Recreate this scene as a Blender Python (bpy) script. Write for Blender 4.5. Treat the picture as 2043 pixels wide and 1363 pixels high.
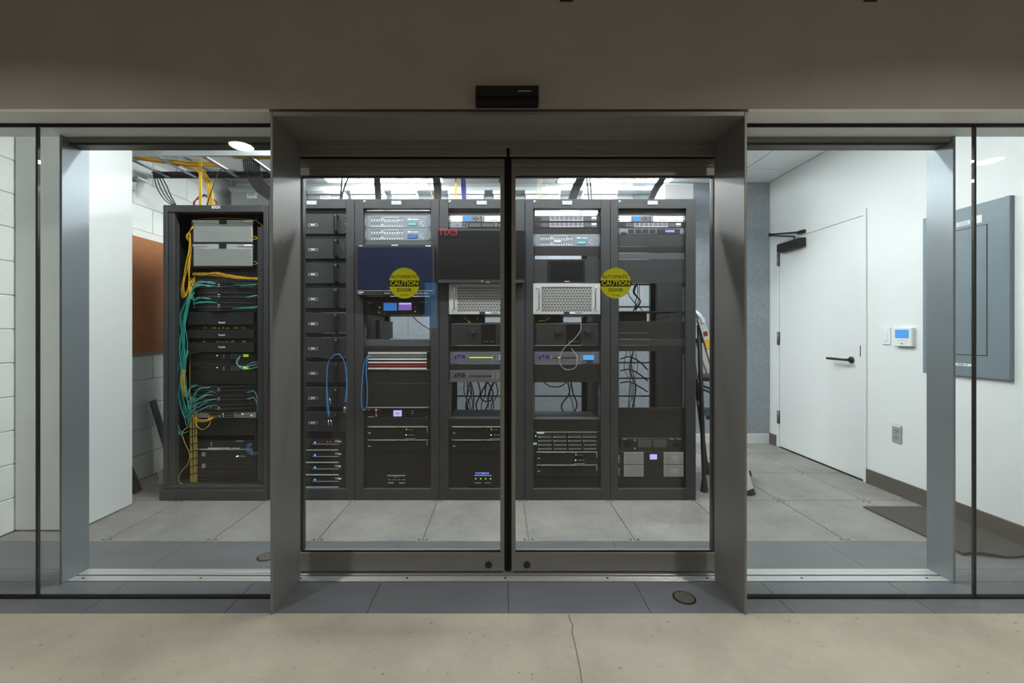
import bpy, bmesh, math, random
from mathutils import Vector, Matrix
random.seed(11)
for o in list(bpy.data.objects):
    bpy.data.objects.remove(o)
sc = bpy.context.scene
COL = sc.collection

# ------------------------------------------------------------------ camera, world, light levels, exposure
F, CU, CV, CZ = 862.0, 995.0, 665.0, 1.19            # focal length in px, principal point, eye height
cam_d = bpy.data.cameras.new('camera'); cam = bpy.data.objects.new('camera', cam_d); COL.objects.link(cam)
cam_d.sensor_width = 36.0; cam_d.lens = F / 2043 * 36
cam_d.shift_x = (1021.5 - CU) / 2043; cam_d.shift_y = -(681.5 - CV) / 2043
cam_d.clip_start = 0.02
cam.location = (0, 0, CZ); cam.rotation_euler = (math.pi / 2, 0, 0)
sc.camera = cam
w = bpy.data.worlds.new('world'); sc.world = w; w.use_nodes = True
w.node_tree.nodes['Background'].inputs[0].default_value = (.5, .55, .6, 1)
w.node_tree.nodes['Background'].inputs[1].default_value = 0.02
sc.view_settings.view_transform = 'Standard'; sc.view_settings.look = 'None'
sc.view_settings.gamma = 1.0; sc.view_settings.exposure = 0.0
try: sc.view_settings.use_curve_mapping = False
except Exception: pass
STRIP_FRONT = 135.0      # linear ceiling lights just inside the glass front
FILL_MID = 70.0; STRIP_BACK = 120.0       # added unseen fill row over the racks; linear lights behind them
DOWNLIGHT = 29.0       # corridor downlights, watts each
COOL = (.95, .985, 1.0); WARM = (1.0, .96, .89)

def X(u, Y): return (u - CU) * Y / F
def Z(v, Y): return CZ - (v - CV) * Y / F

# ------------------------------------------------------------------ materials
def S(r, g, b):
    return tuple((c / 255 / 12.92 if c / 255 <= .04045 else ((c / 255 + .055) / 1.055) ** 2.4) for c in (r, g, b))
MATS = {}
def M(name, col, rough=.5, metal=0., var=0., vs=6., bump=0., bs=150., stretch=None, speck=None, spec=.5):
    m = bpy.data.materials.new(name); m.use_nodes = True; nt = m.node_tree; b = nt.nodes['Principled BSDF']
    b.inputs['Base Color'].default_value = (*col, 1); b.inputs['Roughness'].default_value = rough; b.inputs['Metallic'].default_value = metal
    b.inputs['Specular IOR Level'].default_value = spec
    if var or bump or speck:
        tc = nt.nodes.new('ShaderNodeTexCoord'); mp = nt.nodes.new('ShaderNodeMapping'); nt.links.new(tc.outputs['Object'], mp.inputs[0])
        if stretch: mp.inputs['Scale'].default_value = stretch
    if var:
        n = nt.nodes.new('ShaderNodeTexNoise'); n.inputs['Scale'].default_value = vs; n.inputs['Detail'].default_value = 6
        n.inputs['Roughness'].default_value = .65
        nt.links.new(mp.outputs[0], n.inputs['Vector'])
        r = nt.nodes.new('ShaderNodeValToRGB'); r.color_ramp.elements[0].position = .3; r.color_ramp.elements[1].position = .7
        r.color_ramp.elements[0].color = (*[c * (1 - var) for c in col], 1); r.color_ramp.elements[1].color = (*[min(1, c * (1 + var)) for c in col], 1)
        nt.links.new(n.outputs[0], r.inputs[0]); out = r.outputs[0]
        if speck:
            v = nt.nodes.new('ShaderNodeTexNoise'); v.inputs['Scale'].default_value = speck[0]; v.inputs['Detail'].default_value = 2
            nt.links.new(mp.outputs[0], v.inputs['Vector'])
            r2 = nt.nodes.new('ShaderNodeValToRGB'); r2.color_ramp.elements[0].position = speck[1]; r2.color_ramp.elements[1].position = speck[1] + .08
            nt.links.new(v.outputs[0], r2.inputs[0])
            mx = nt.nodes.new('ShaderNodeMix'); mx.data_type = 'RGBA'; nt.links.new(r2.outputs[0], mx.inputs[0])
            nt.links.new(out, mx.inputs[6]); mx.inputs[7].default_value = (*speck[2], 1); out = mx.outputs[2]
        nt.links.new(out, b.inputs['Base Color'])
    if bump:
        n2 = nt.nodes.new('ShaderNodeTexNoise'); n2.inputs['Scale'].default_value = bs; n2.inputs['Detail'].default_value = 3
        nt.links.new(mp.outputs[0], n2.inputs['Vector'])
        bp = nt.nodes.new('ShaderNodeBump'); bp.inputs['Strength'].default_value = bump; bp.inputs['Distance'].default_value = .002
        nt.links.new(n2.outputs[0], bp.inputs['Height']); nt.links.new(bp.outputs[0], b.inputs['Normal'])
    MATS[name] = m; return m
def E(name, col, s):
    m = bpy.data.materials.new(name); m.use_nodes = True; nt = m.node_tree; b = nt.nodes['Principled BSDF']
    b.inputs['Base Color'].default_value = (0, 0, 0, 1); b.inputs['Roughness'].default_value = .4
    b.inputs['Emission Color'].default_value = (*col, 1); b.inputs['Emission Strength'].default_value = s
    MATS[name] = m; return m
def G_(name, tint, ior=1.5, gain=1.0):
    m = bpy.data.materials.new(name); m.use_nodes = True; nt = m.node_tree; nt.nodes.clear()
    o = nt.nodes.new('ShaderNodeOutputMaterial'); t = nt.nodes.new('ShaderNodeBsdfTransparent'); g = nt.nodes.new('ShaderNodeBsdfGlossy')
    t.inputs[0].default_value = (*tint, 1); g.inputs['Roughness'].default_value = 0.0
    fr = nt.nodes.new('ShaderNodeFresnel'); ge = nt.nodes.new('ShaderNodeNewGeometry'); ma = nt.nodes.new('ShaderNodeMapRange')   # same index on both faces of the thin pane
    ma.inputs['To Min'].default_value = ior; ma.inputs['To Max'].default_value = 1 / ior
    nt.links.new(ge.outputs['Backfacing'], ma.inputs['Value']); nt.links.new(ma.outputs[0], fr.inputs[0])
    mx = nt.nodes.new('ShaderNodeMixShader'); nt.links.new(fr.outputs[0], mx.inputs[0]); nt.links.new(t.outputs[0], mx.inputs[1])
    nt.links.new(g.outputs[0], mx.inputs[2]); nt.links.new(mx.outputs[0], o.inputs[0]); MATS[name] = m; return m

M('plaster_brown', S(178, 172, 167), .8, var=.06, vs=3, bump=.25, bs=260)
M('corridor_paint', S(190, 186, 178), .85, var=.04, vs=2)
M('corridor_ceiling', S(200, 197, 190), .9, var=.04, vs=2)
M('soffit', S(236, 235, 230), .5, var=.03, vs=3)
M('steel', S(136, 135, 132), .45, .3, var=.05, vs=14, stretch=(1, 1, 12), bump=.06, bs=60)
M('steel_h', S(140, 138, 133), .42, .3, var=.05, vs=14, stretch=(.6, 1, 14), bump=.06, bs=60)
M('steel_blue', S(150, 158, 163), .42, .55, var=.05, vs=10, stretch=(1, 14, 1), bump=.05, bs=70)
M('steel_dark', S(70, 70, 68), .45, .6, var=.05, vs=10)
M('track', S(205, 208, 208), .35, .6, var=.04, vs=20, stretch=(.3, 8, 1))
M('black', S(16, 16, 17), .6)
M('black_gap', S(6, 6, 6), .9)
M('rubber', S(24, 23, 21), .85)
M('concrete', S(168, 161, 145), .55, var=.17, vs=2.6, bump=.12, bs=90, speck=(38, .68, S(128, 122, 108)))
M('crack', S(104, 96, 82), .9)
M('slate', S(98, 100, 104), .42, var=.12, vs=3.5, stretch=(.5, 2.2, 1), bump=.12, bs=60)
M('raised', S(128, 126, 122), .7, var=.22, vs=3.4, bump=.25, bs=160, speck=(160, .60, S(152, 151, 147)))
M('raised_edge', S(112, 114, 112), .6)
M('bolt', S(52, 52, 52), .5, .6)
M('white_wall', S(226, 230, 229), .65, var=.015, vs=2)
M('cream_wall', S(222, 222, 208), .7, var=.02, vs=2)
M('block', S(228, 231, 227), .75, var=.03, vs=4, bump=.3, bs=45)
M('mortar', S(206, 210, 205), .85, var=.04, vs=8)
M('felt', S(146, 154, 161), .95, var=.14, vs=34, bump=.4, bs=120)
M('ceiling_tile', S(240, 243, 244), .9, var=.02, vs=5, bump=.15, bs=200)
M('grid', S(70, 74, 78), .7)
M('white_paint', S(226, 229, 228), .5)
M('base_dark', S(82, 76, 72), .6, var=.04, vs=5)
M('base_white', S(214, 218, 220), .55)
M('plywood', S(172, 108, 62), .6, var=.16, vs=5, stretch=(1, 1.2, 5), bump=.08, bs=40)
M('mat', S(66, 64, 60), .98, var=.25, vs=60, bump=.9, bs=260)
M('rack', S(53, 55, 57), .5, .1, var=.03, vs=4, bump=.05, bs=400)
M('rack_in', S(30, 31, 32), .7)
M('blank', S(45, 47, 49), .55, .1, var=.05, vs=6)
M('blank_dark', S(23, 23, 22), .6, .1, var=.06, vs=6)
M('blank_lite', S(76, 80, 83), .5, .2, var=.04, vs=6)
M('gear_black', S(17, 17, 18), .45, var=.05, vs=9)
M('gear_dark', S(37, 38, 40), .5, var=.04, vs=9)
M('gear_grey', S(122, 130, 137), .45, .25, var=.03, vs=9)
M('gear_mid', S(104, 104, 110), .5, .2, var=.04, vs=9)
M('gear_white', S(222, 226, 230), .4, .2)
M('silver', S(206, 209, 208), .38, .35, var=.02, vs=12)
M('silver_dull', S(176, 180, 178), .45, .3, var=.05, vs=18, stretch=(3, 1, 3))
M('chrome', S(190, 192, 192), .25, .9)
M('galv', S(168, 174, 176), .42, .55, var=.07, vs=7)
M('print_white', S(226, 228, 228), .6)
M('paper', S(232, 233, 230), .8)
M('print_dark', S(40, 44, 46), .7)
M('screen_navy', S(16, 24, 48), .45, spec=.25)
M('screen_black', S(12, 12, 14), .5, spec=.25)
M('drawer', S(46, 49, 51), .5, .15, var=.04, vs=5, bump=.06, bs=300)
M('handle', S(26, 27, 28), .28, .2)
M('pb_white', S(212, 213, 210), .5)
M('pb_red', S(168, 52, 50), .5)
M('yellow', S(206, 158, 20), .5); M('yellow_pale', S(196, 172, 84), .5)
M('teal', S(44, 150, 138), .5); M('teal_pale', S(120, 178, 178), .5)
M('blue', S(66, 132, 196), .45); M('cable_black', S(26, 27, 29), .6); M('cable_grey', S(86, 90, 94), .6)
M('cable_white', S(186, 188, 184), .5); M('purple', S(58, 52, 110), .55); M('cable_red', S(120, 34, 40), .55)
M('sticker', S(236, 240, 16), .55); M('sticker_black', S(18, 17, 8), .6)
M('panel_grey', S(120, 134, 141), .45, .1, var=.02, vs=4)
M('panel_line', S(40, 52, 58), .8)
M('hinge', S(130, 126, 118), .4, .8)
M('outlet', S(150, 156, 156), .5); M('slot', S(30, 32, 33), .7)
M('ladder_white', S(222, 224, 224), .35, .3); M('ladder_black', S(30, 29, 28), .45); M('label_yellow', S(226, 190, 20), .5)
M('tray', S(120, 126, 130), .4, .7); M('tray_dark', S(52, 54, 57), .5, .4)
M('plank', S(92, 97, 99), .6); M('brass_dark', S(58, 55, 50), .4, .7, var=.1, vs=40)
M('logo_dark', S(34, 32, 42), .5)
E('lens_front', COOL, STRIP_FRONT); E('lens_back', COOL, STRIP_BACK); E('lens_fill', COOL, FILL_MID); E('lens_down', WARM, 12.0)
E('led_blue', (.05, .2, 1), 2.6); E('led_green', (.1, .9, .25), 1.6); E('led_lime', (.55, 1, .05), 1.6); E('led_red', (1, .06, .12), .9)
E('led_white', (.75, .85, 1), 1.5); E('lcd_cyan', (.12, .55, .66), .8); E('lcd_text', (.6, .95, 1), 1.0); E('lcd_blue', (.04, .2, .62), .8)
E('lcd_violet', (.55, .52, 1), 1.0); E('lcd_sky', (.1, .42, .95), 1.0); E('lcd_meter', (.30, .12, .72), .8); E('logo_glow', (.30, .26, .85), .55)
E('text_blue', (.25, .36, 1), 1.1); E('exit_red', (1, .03, .06), 5); E('display_blue', (.16, .42, .75), 2.0)
G_('glass_side', (.958, .976, .968)); G_('glass_door', (.97, .98, .975)); G_('glass_edge', (.35, .46, .40))

# ------------------------------------------------------------------ mesh helpers
class B:
    def __init__(s): s.v = []; s.f = []
    def add(s, v, f):
        n = len(s.v); s.v += [tuple(p) for p in v]; s.f += [tuple(i + n for i in q) for q in f]; return s
    def box(s, x0, x1, y0, y1, z0, z1, c=0.):
        if x0 > x1: x0, x1 = x1, x0
        if z0 > z1: z0, z1 = z1, z0
        if c:
            bm = bmesh.new(); bmesh.ops.create_cube(bm, size=1)
            for q in bm.verts: q.co = Vector(((x0 + x1) / 2 + q.co.x * (x1 - x0), (y0 + y1) / 2 + q.co.y * (y1 - y0), (z0 + z1) / 2 + q.co.z * (z1 - z0)))
            bmesh.ops.bevel(bm, geom=bm.edges[:], offset=c, segments=1, affect='EDGES', clamp_overlap=True)
            bm.verts.index_update(); s.add([q.co for q in bm.verts], [[q.index for q in f.verts] for f in bm.faces]); bm.free(); return s
        return s.add([(x0, y0, z0), (x1, y0, z0), (x1, y1, z0), (x0, y1, z0), (x0, y0, z1), (x1, y0, z1), (x1, y1, z1), (x0, y1, z1)],
                     [(0, 3, 2, 1), (4, 5, 6, 7), (0, 1, 5, 4), (1, 2, 6, 5), (2, 3, 7, 6), (3, 0, 4, 7)])
    def cyl(s, p0, p1, r, n=12, r2=None):
        p0, p1 = Vector(p0), Vector(p1); d = (p1 - p0).normalized(); a = d.orthogonal().normalized(); b = d.cross(a); r2 = r if r2 is None else r2
        v = [p0 + (a * math.cos(t) + b * math.sin(t)) * r for t in [2 * math.pi * i / n for i in range(n)]]
        v += [p1 + (a * math.cos(t) + b * math.sin(t)) * r2 for t in [2 * math.pi * i / n for i in range(n)]]
        return s.add(v, [(i, (i + 1) % n, n + (i + 1) % n, n + i) for i in range(n)] + [tuple(range(n))[::-1], tuple(range(n, 2 * n))])
    def tube(s, pts, r, n=6, sub=6, flat=1.0):
        P = [Vector(p) for p in pts]
        if len(P) > 2 and sub > 1:
            Q = [P[0] * 2 - P[1]] + P + [P[-1] * 2 - P[-2]]; P = []
            for i in range(1, len(Q) - 2):
                for k in range(sub):
                    t = k / sub; a, b, c, d = Q[i - 1:i + 3]
                    P.append(.5 * ((2 * b) + (c - a) * t + (2 * a - 5 * b + 4 * c - d) * t * t + (3 * b - a - 3 * c + d) * t ** 3))
            P.append(Q[-2])
        v = []; up = None
        for i, p in enumerate(P):
            d = (P[min(i + 1, len(P) - 1)] - P[max(i - 1, 0)])
            d = d.normalized() if d.length > 1e-9 else Vector((0, 0, 1))
            a = d.orthogonal().normalized() if up is None else (up - d * up.dot(d))
            a = a.normalized() if a.length > 1e-6 else d.orthogonal().normalized()
            up = a; b = d.cross(a)
            v += [p + (a * math.cos(t) * flat + b * math.sin(t)) * r for t in [2 * math.pi * k / n for k in range(n)]]
        f = [(i * n + k, i * n + (k + 1) % n, (i + 1) * n + (k + 1) % n, (i + 1) * n + k) for i in range(len(P) - 1) for k in range(n)]
        f += [tuple(range(n))[::-1], tuple(range((len(P) - 1) * n, len(P) * n))]
        return s.add(v, f)
    def prism(s, pts, y0, y1):                       # polygon in x,z pushed along y
        n = len(pts); v = [(p[0], y0, p[1]) for p in pts] + [(p[0], y1, p[1]) for p in pts]
        return s.add(v, [tuple(range(n)), tuple(range(n, 2 * n))[::-1]] + [(i, n + i, n + (i + 1) % n, (i + 1) % n) for i in range(n)])
    def mapped(s, fn): s.v = [tuple(fn(*p)) for p in s.v]; return s

ORG = {}
def mesh_of(name, b, mat, org=(0, 0, 0), smooth=False):
    me = bpy.data.meshes.new(name); me.from_pydata([(p[0] - org[0], p[1] - org[1], p[2] - org[2]) for p in b.v], [], b.f)
    bm = bmesh.new(); bm.from_mesh(me); bmesh.ops.recalc_face_normals(bm, faces=bm.faces); bm.to_mesh(me); bm.free()
    me.materials.append(MATS[mat])
    if smooth: me.polygons.foreach_set('use_smooth', [True] * len(me.polygons))
    return me
def mk(name, b, mat, parent=None, smooth=False, stuff=False, label=None):
    org = ORG[parent.name] if parent else (0, 0, 0)
    o = bpy.data.objects.new(name, mesh_of(name, b, mat, org, smooth)); COL.objects.link(o)
    if parent: o.parent = parent
    ORG[o.name] = org
    if stuff: o['kind'] = 'stuff'
    if label: o['label'] = label
    return o
def tag(o, label, cat, group=None, kind=None):
    o['label'] = label; o['category'] = cat
    if group: o['group'] = group
    o['kind'] = kind or 'thing'
    return o
def thing(name, label, cat, loc, group=None, kind=None):
    o = bpy.data.objects.new(name, None); COL.objects.link(o); o.location = loc; o.empty_display_size = .05
    ORG[o.name] = tuple(loc); return tag(o, label, cat, group, kind)
def solo(name, b, mat, label, cat, group=None, kind=None, smooth=False):
    xs, ys, zs = zip(*b.v); org = ((min(xs) + max(xs)) / 2, (min(ys) + max(ys)) / 2, min(zs))
    o = bpy.data.objects.new(name, mesh_of(name, b, mat, org, smooth)); COL.objects.link(o); o.location = org; ORG[o.name] = org
    return tag(o, label, cat, group, kind)
def struct(name, b, mat, label, cat): return solo(name, b, mat, label, cat, kind='structure')
def put(name, me, parent, p):                       # shared mesh, world position p
    o = bpy.data.objects.new(name, me); COL.objects.link(o); o.parent = parent; q = ORG[parent.name]
    o.location = (p[0] - q[0], p[1] - q[1], p[2] - q[2]); ORG[o.name] = tuple(p); return o
def text_b(s, x, y, z, size, align='CENTER', ext=.0006, bold=0., rot=None):   # lettering facing -y, (x,z) = centre of line
    cu = bpy.data.curves.new('t', 'FONT'); cu.body = s; cu.size = size; cu.align_x = align; cu.align_y = 'CENTER'; cu.extrude = ext; cu.offset = bold
    cu.resolution_u = 2
    o = bpy.data.objects.new('t', cu); COL.objects.link(o); bpy.context.view_layer.update()
    me = bpy.data.meshes.new_from_object(o.evaluated_get(bpy.context.evaluated_depsgraph_get()))
    b = B(); b.add([(p.co.x + x, y - p.co.z, p.co.y + z) if rot is None else rot(p.co) for p in me.vertices], [tuple(q.vertices) for q in me.polygons])
    bpy.data.objects.remove(o); bpy.data.curves.remove(cu); bpy.data.meshes.remove(me); return b
SCREW = mesh_of('screw', B().cyl((0, -.003, 0), (0, .001, 0), .0042, 8), 'bolt')
SCREW_LITE = mesh_of('screw', B().cyl((0, -.003, 0), (0, .001, 0), .0036, 8), 'chrome')

# ------------------------------------------------------------------ the setting
YW, YG, YD, YT, YB, ZS, ZC = 1.834, 1.943, 2.13, 2.47, 4.69, 2.13, 2.82
XL, XR = -2.91, 2.93
LX0, LX1, CB, CC = -6.5, 7.0, -2.4, 2.80           # corridor extents
# corridor floor with its crack
fl = thing('floor', 'polished beige concrete corridor floor in front of the glass', 'floor', (0, 0, -.05), kind='structure')
mk('slab', B().box(LX0, LX1, CB, YW, -.05, 0), 'concrete', fl)
cr = []
for v_, u_ in ((1226, 1135), (1238, 1137), (1248, 1143), (1262, 1141), (1285, 1147), (1310, 1152), (1335, 1157), (1363, 1161), (1420, 1170)):
    y_ = F * CZ / (v_ - CV); cr.append((X(u_, y_), min(y_, YW - .001)))
b = B()
for (xa, ya), (xb, yb) in zip(cr, cr[1:]):
    b.add([(xa - .002, ya, .0006), (xa + .002, ya, .0006), (xb + .002, yb, .0006), (xb - .002, yb, .0006)], [(0, 1, 2, 3)])
mk('crack', b, 'crack', fl)
# slate threshold: tiles one by one, a front and a back row
sl = thing('floor_threshold', 'dark slate tile threshold under the sliding doors', 'floor', (0, 2.1, -.05), kind='structure')
mk('bed', B().box(XL, XR, YW, YT, -.05, -.004), 'black_gap', sl)
xs = [XL] + [.043 + .605 * k for k in range(-4, 5) if XL + .05 < .043 + .605 * k < XR - .05] + [XR]
for x0, x1 in zip(xs, xs[1:]):
    for y0, y1 in ((YW, 2.068), (2.178, YT)):
        mk('slate_tile', B().box(x0 + .001, x1 - .001, y0 + .001, y1 - .001, -.012, 0, .001), 'slate', sl)
for x0, x1 in ((XL, -2.084), (2.177, XR)):                        # beyond the ends of the track
    mk('slate_tile', B().box(x0 + .001, x1 - .001, 2.069, 2.177, -.012, 0, .001), 'slate', sl)
# raised access floor in the server room
rf = thing('floor_raised', 'grey concrete access floor of square panels in server room', 'floor', (0, 3.5, -.06), kind='structure')
mk('pedestal_bed', B().box(XL, XR, YT, YB, -.06, -.006), 'raised_edge', rf)
bolt_me = mesh_of('bolt', B().cyl((0, 0, -.001), (0, 0, .0015), .007, 8), 'bolt')
xs = [XL, -2.26, -1.653, -1.043, -.437, .172, .782, 1.39, 1.995, 2.60, XR]; ys = [YT, 3.078, 3.686, 4.294, YB]
for x0, x1 in zip(xs, xs[1:]):
    for y0, y1 in zip(ys, ys[1:]):
        t = mk('floor_panel', B().box(x0 + .0035, x1 - .0035, y0 + .0025, y1 - .0025, -.03, 0, .0015), 'raised', rf)
        if y0 < 3.7:
            for bx_ in (x0 + .022, x1 - .022):
                for by_ in (y0 + .022, y1 - .022): put('bolt', bolt_me, t, (bx_, by_, 0))
# walls
wf = thing('wall_front', 'brown-grey plaster wall above the glass front', 'wall', (0, YW, ZS), kind='structure')
mk('plaster_face', B().box(LX0, LX1, YW, 2.066, ZS + .012, CC), 'plaster_brown', wf)
mk('side_plaster', B().box(LX0, XL - .01, YW, 2.24, 0, ZS + .012).box(XR + .01, LX1, YW, 2.24, 0, ZS + .012), 'plaster_brown', wf)
struct('trim_1', B().box(XL, -.975, YW, 2.066, ZS, ZS + .012).box(1.06, XR, YW, 2.066, ZS, ZS + .012), 'soffit', 'pale metal soffit strip above the side glass panes', 'trim')
struct('wall_corridor', B().box(LX0, LX1, CB - .1, CB, 0, CC).box(LX0 - .1, LX0, CB, 2.24, 0, CC).box(LX1, LX1 + .1, CB, 2.24, 0, CC), 'corridor_paint', 'plain beige corridor walls behind the viewpoint', 'wall')
struct('ceiling_corridor', B().box(LX0, LX1, CB, 2.05, CC, CC + .1), 'corridor_ceiling', 'plain dim corridor ceiling', 'ceiling')
# left block wall, blocks one by one
wl = thing('wall_left', 'white painted concrete block wall at the left', 'wall', (XL, 3.3, 0), kind='structure')
mk('mortar', B().box(XL - .1, XL - .006, YW, YB + .1, 0, ZC), 'mortar', wl)
blk = mesh_of('block', B().box(-.02, 0, -.1965, .1965, -.0985, .0985, .004), 'block')
hblk = mesh_of('block', B().box(-.02, 0, -.0955, .0955, -.0985, .0985, .004), 'block')
for r_ in range(14):
    z_ = .1 + r_ * .2025
    if z_ + .1 > ZC: break
    y_ = YW + (.2 if r_ % 2 == 0 else 0)
    if r_ % 2 == 0: put('block', hblk, wl, (XL, YW + .0975, z_))
    while y_ < YB - .05:
        put('block', blk, wl, (XL, y_ + .2, z_)); y_ += .4
struct('wall_column', B().box(XL, -2.535, 2.592, 3.0, 0, ZC, .012), 'white_wall', 'smooth white wall return jutting from the block wall', 'wall')
# right wall with the flush door opening
D0, D1, DZ = 3.476, 4.512, 2.135
wr = thing('wall_right', 'white painted wall at the right with the flush door', 'wall', (XR, 3.3, 0), kind='structure')
mk('wall_near', B().box(XR, XR + .12, YW, D0 - .004, 0, ZC), 'white_wall', wr)
mk('wall_far', B().box(XR, XR + .12, D1 + .004, YB + .1, 0, ZC), 'white_wall', wr)
mk('wall_over_door', B().box(XR, XR + .12, D0 - .004, D1 + .004, DZ + .004, ZC), 'white_wall', wr)
mk('reveal', B().box(XR + .06, XR + .12, D0 - .004, D1 + .004, 0, DZ + .004), 'black_gap', wr)
struct('trim_14', B().box(XR - .012, XR, 3.436, 3.462, .0, 2.187, .002), 'white_paint', 'thin white edge strip beside the flush door', 'trim')
dr = thing('door_3', 'flush white door in the right wall with black lever', 'door', (XR, D0, 0), kind='structure')
mk('leaf', B().box(XR + .003, XR + .055, D0, D1, .012, DZ, .001), 'white_paint', dr)
for v_ in (518, 675, 832):
    z_ = Z(v_, 4.52); h = mk('hinge', B().box(XR - .004, XR + .001, D1 - .012, D1 + .035, z_ - .066, z_ + .066, .001), 'hinge', dr)
    mk('hinge_pin', B().cyl((XR - .010, D1 + .004, z_ - .068), (XR - .010, D1 + .004, z_ + .068), .009, 10), 'hinge', h, True)
lv = mk('lever_handle', B().cyl((XR + .004, 3.588, .969), (XR - .010, 3.588, .969), .026, 20).cyl((XR - .008, 3.588, .969), (XR - .05, 3.588, .969), .011, 12), 'black', dr, True)
mk('lever_bar', B().tube([(XR - .05, 3.582, .969), (XR - .052, 3.66, .970), (XR - .052, 3.79, .972)], .010, 8, 4), 'black', lv, True)
mk('strike_slot', B().box(XR + .0005, XR + .004, 3.50, 3.506, 1.0, 1.09), 'slot', dr)
cl = mk('door_closer', B().box(XR - .062, XR + .003, 4.12, 4.46, 2.02, 2.105, .004), 'black', dr)
mk('closer_arm', B().tube([(XR - .03, 4.24, 2.10), (XR - .03, 4.24, 2.14), (XR - .07, 4.56, 2.222)], .007, 6, 1).tube([(XR - .07, 4.56, 2.232), (XR - .02, 4.18, 2.168)], .008, 6, 1)
   .cyl((XR - .07, 4.56, 2.21), (XR - .07, 4.56, 2.245), .012, 10).box(XR - .03, XR + .001, 4.12, 4.20, 2.15, 2.18), 'black', cl)
struct('baseboard_right', B().box(XR - .012, XR, YT - .36, 3.436, 0, .114, .002).box(XR - .012, XR, D1 + .045, YB, 0, .114, .002), 'base_dark', 'dark brown-grey base strip along the right wall', 'baseboard')
# back wall, felt panels, white base
struct('wall_back', B().box(XL - .1, XR + .12, YB, YB + .1, 0, ZC), 'white_wall', 'white back wall of the server room', 'wall')
struct('baseboard_back', B().box(XL, XR, YB - .03, YB, 0, .105, .002), 'base_white', 'pale grey base strip along the back wall', 'baseboard')
fx = [-2.2, -.98, .24, 1.46, XR - .002]
felt_l = ['leftmost grey felt wall panel behind the racks', 'grey felt wall panel seen through the gaps of rack RK04', 'grey felt wall panel seen through the gaps of rack RK05', 'tall grey felt wall panel between the racks and the white door']
for i, (x0, x1) in enumerate(zip(fx, fx[1:])):
    solo('felt_board', B().box(x0 + .001, x1 - .001, YB - .022, YB - .001, .105, ZC - (.002 if i == 3 else .32), .002), 'felt', felt_l[i], 'wall panel', 'grey felt wall panels')
# server room ceiling with lay-in tiles
ce = thing('ceiling', 'white lay-in tile ceiling of the server room', 'ceiling', (0, 3.4, ZC), kind='structure')
mk('ceiling_deck', B().box(XL - .1, XR + .12, 2.066, YB + .1, ZC + .012, ZC + .1), 'grid', ce)
cx = [XL, -2.43, -1.82, -1.21, -.6, .01, .62, 1.23, 1.84, 2.45, XR]; cy = [2.066, 2.47, 3.08, 3.69, 4.30, YB]
for x0, x1 in zip(cx, cx[1:]):
    for y0, y1 in zip(cy, cy[1:]):
        mk('ceiling_tile', B().box(x0 + .006, x1 - .006, y0 + .006, y1 - .006, ZC, ZC + .012), 'ceiling_tile', ce)

# portal lining, pocket jambs, header
PX0, PX1, YP = X(541, YW), X(1488.5, YW), 1.826
b = B().box(PX0, PX0 + .011, YP, 2.082, 0, 2.128, .0015); struct('trim_2', b, 'steel', 'brushed steel left lining of the door portal', 'door frame')
b = B().box(PX1 - .011, PX1, YP, 2.082, 0, 2.128, .0015); struct('trim_3', b, 'steel', 'brushed steel right lining of the door portal', 'door frame')
po = thing('trim_4', 'brushed steel overhead lining and fascia of the door portal', 'door frame', (.04, YP, 2.05), kind='structure')
mk('overhead_lining', B().box(PX0 + .011, PX1 - .011, YP, 2.06, 2.109, 2.128, .0015), 'steel_h', po)
mk('drop_band', B().box(PX0 + .011, PX1 - .011, 2.058, 2.075, 2.079, 2.109), 'steel_h', po)
xc = .0455
mk('fascia', B().box(PX0 + .011, xc - .008, 2.075, 2.088, 2.043, 2.10, .001), 'steel_h', po)
mk('fascia', B().box(xc + .008, PX1 - .011, 2.075, 2.088, 2.043, 2.10, .001), 'steel_h', po)
mk('light_stop_box', B().box(PX0 - .05, PX1 + .05, 2.092, 2.2, 2.06, 2.17), 'black_gap', po)  # black box added above the doors so room light cannot leak
JL, JR = -2.07, 2.163
struct('trim_5', B().box(JL - .012, JL, 2.047, 2.185, 0, ZS, .001), 'steel_blue', 'blue-grey steel jamb plate at the left end of the track', 'door frame')
struct('trim_6', B().box(JR, JR + .012, 2.056, 2.185, 0, ZS, .001), 'steel_blue', 'blue-grey steel jamb plate at the right end of the track', 'door frame')
for nm, x0, x1, sd in (('trim_7', JL, PX0 - .052, 'left'), ('trim_8', PX1 + .052, JR, 'right')):
    h = thing(nm, f'dark steel door header box above the {sd} side opening', 'door frame', ((x0 + x1) / 2, 2.1, 2.1), kind='structure')
    mk('header_face', B().box(x0, x1, 2.082, 2.145, 2.097, ZS + .03, .001), 'steel_dark', h)
    mk('header_lip', B().box(x0, x1, 2.067, 2.082, 2.109, ZS + .03, .001), 'steel', h)
# floor track
tr = thing('floor_track', 'white aluminium floor track running under the sliding doors', 'door track', (.05, 2.12, 0), kind='structure')
for y0, y1 in ((2.070, 2.084), (2.0845, 2.0985), (2.099, 2.112), (2.124, 2.148), (2.149, 2.176)):
    mk('track_rib', B().box(JL + .001, JR - .001, y0, y1, -.012, .004, .001), 'track', tr)
mk('track_slot', B().box(JL + .001, JR - .001, 2.112, 2.124, -.012, -.006), 'black_gap', tr)
tscrew = mesh_of('screw', B().cyl((0, 0, 0), (0, 0, .0012), .006, 8), 'bolt')
for u_ in (165, 400, 600, 812, 1008, 1212, 1411, 1600, 1850): put('screw', tscrew, tr, (X(u_, 2.09), 2.092, .004))
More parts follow.
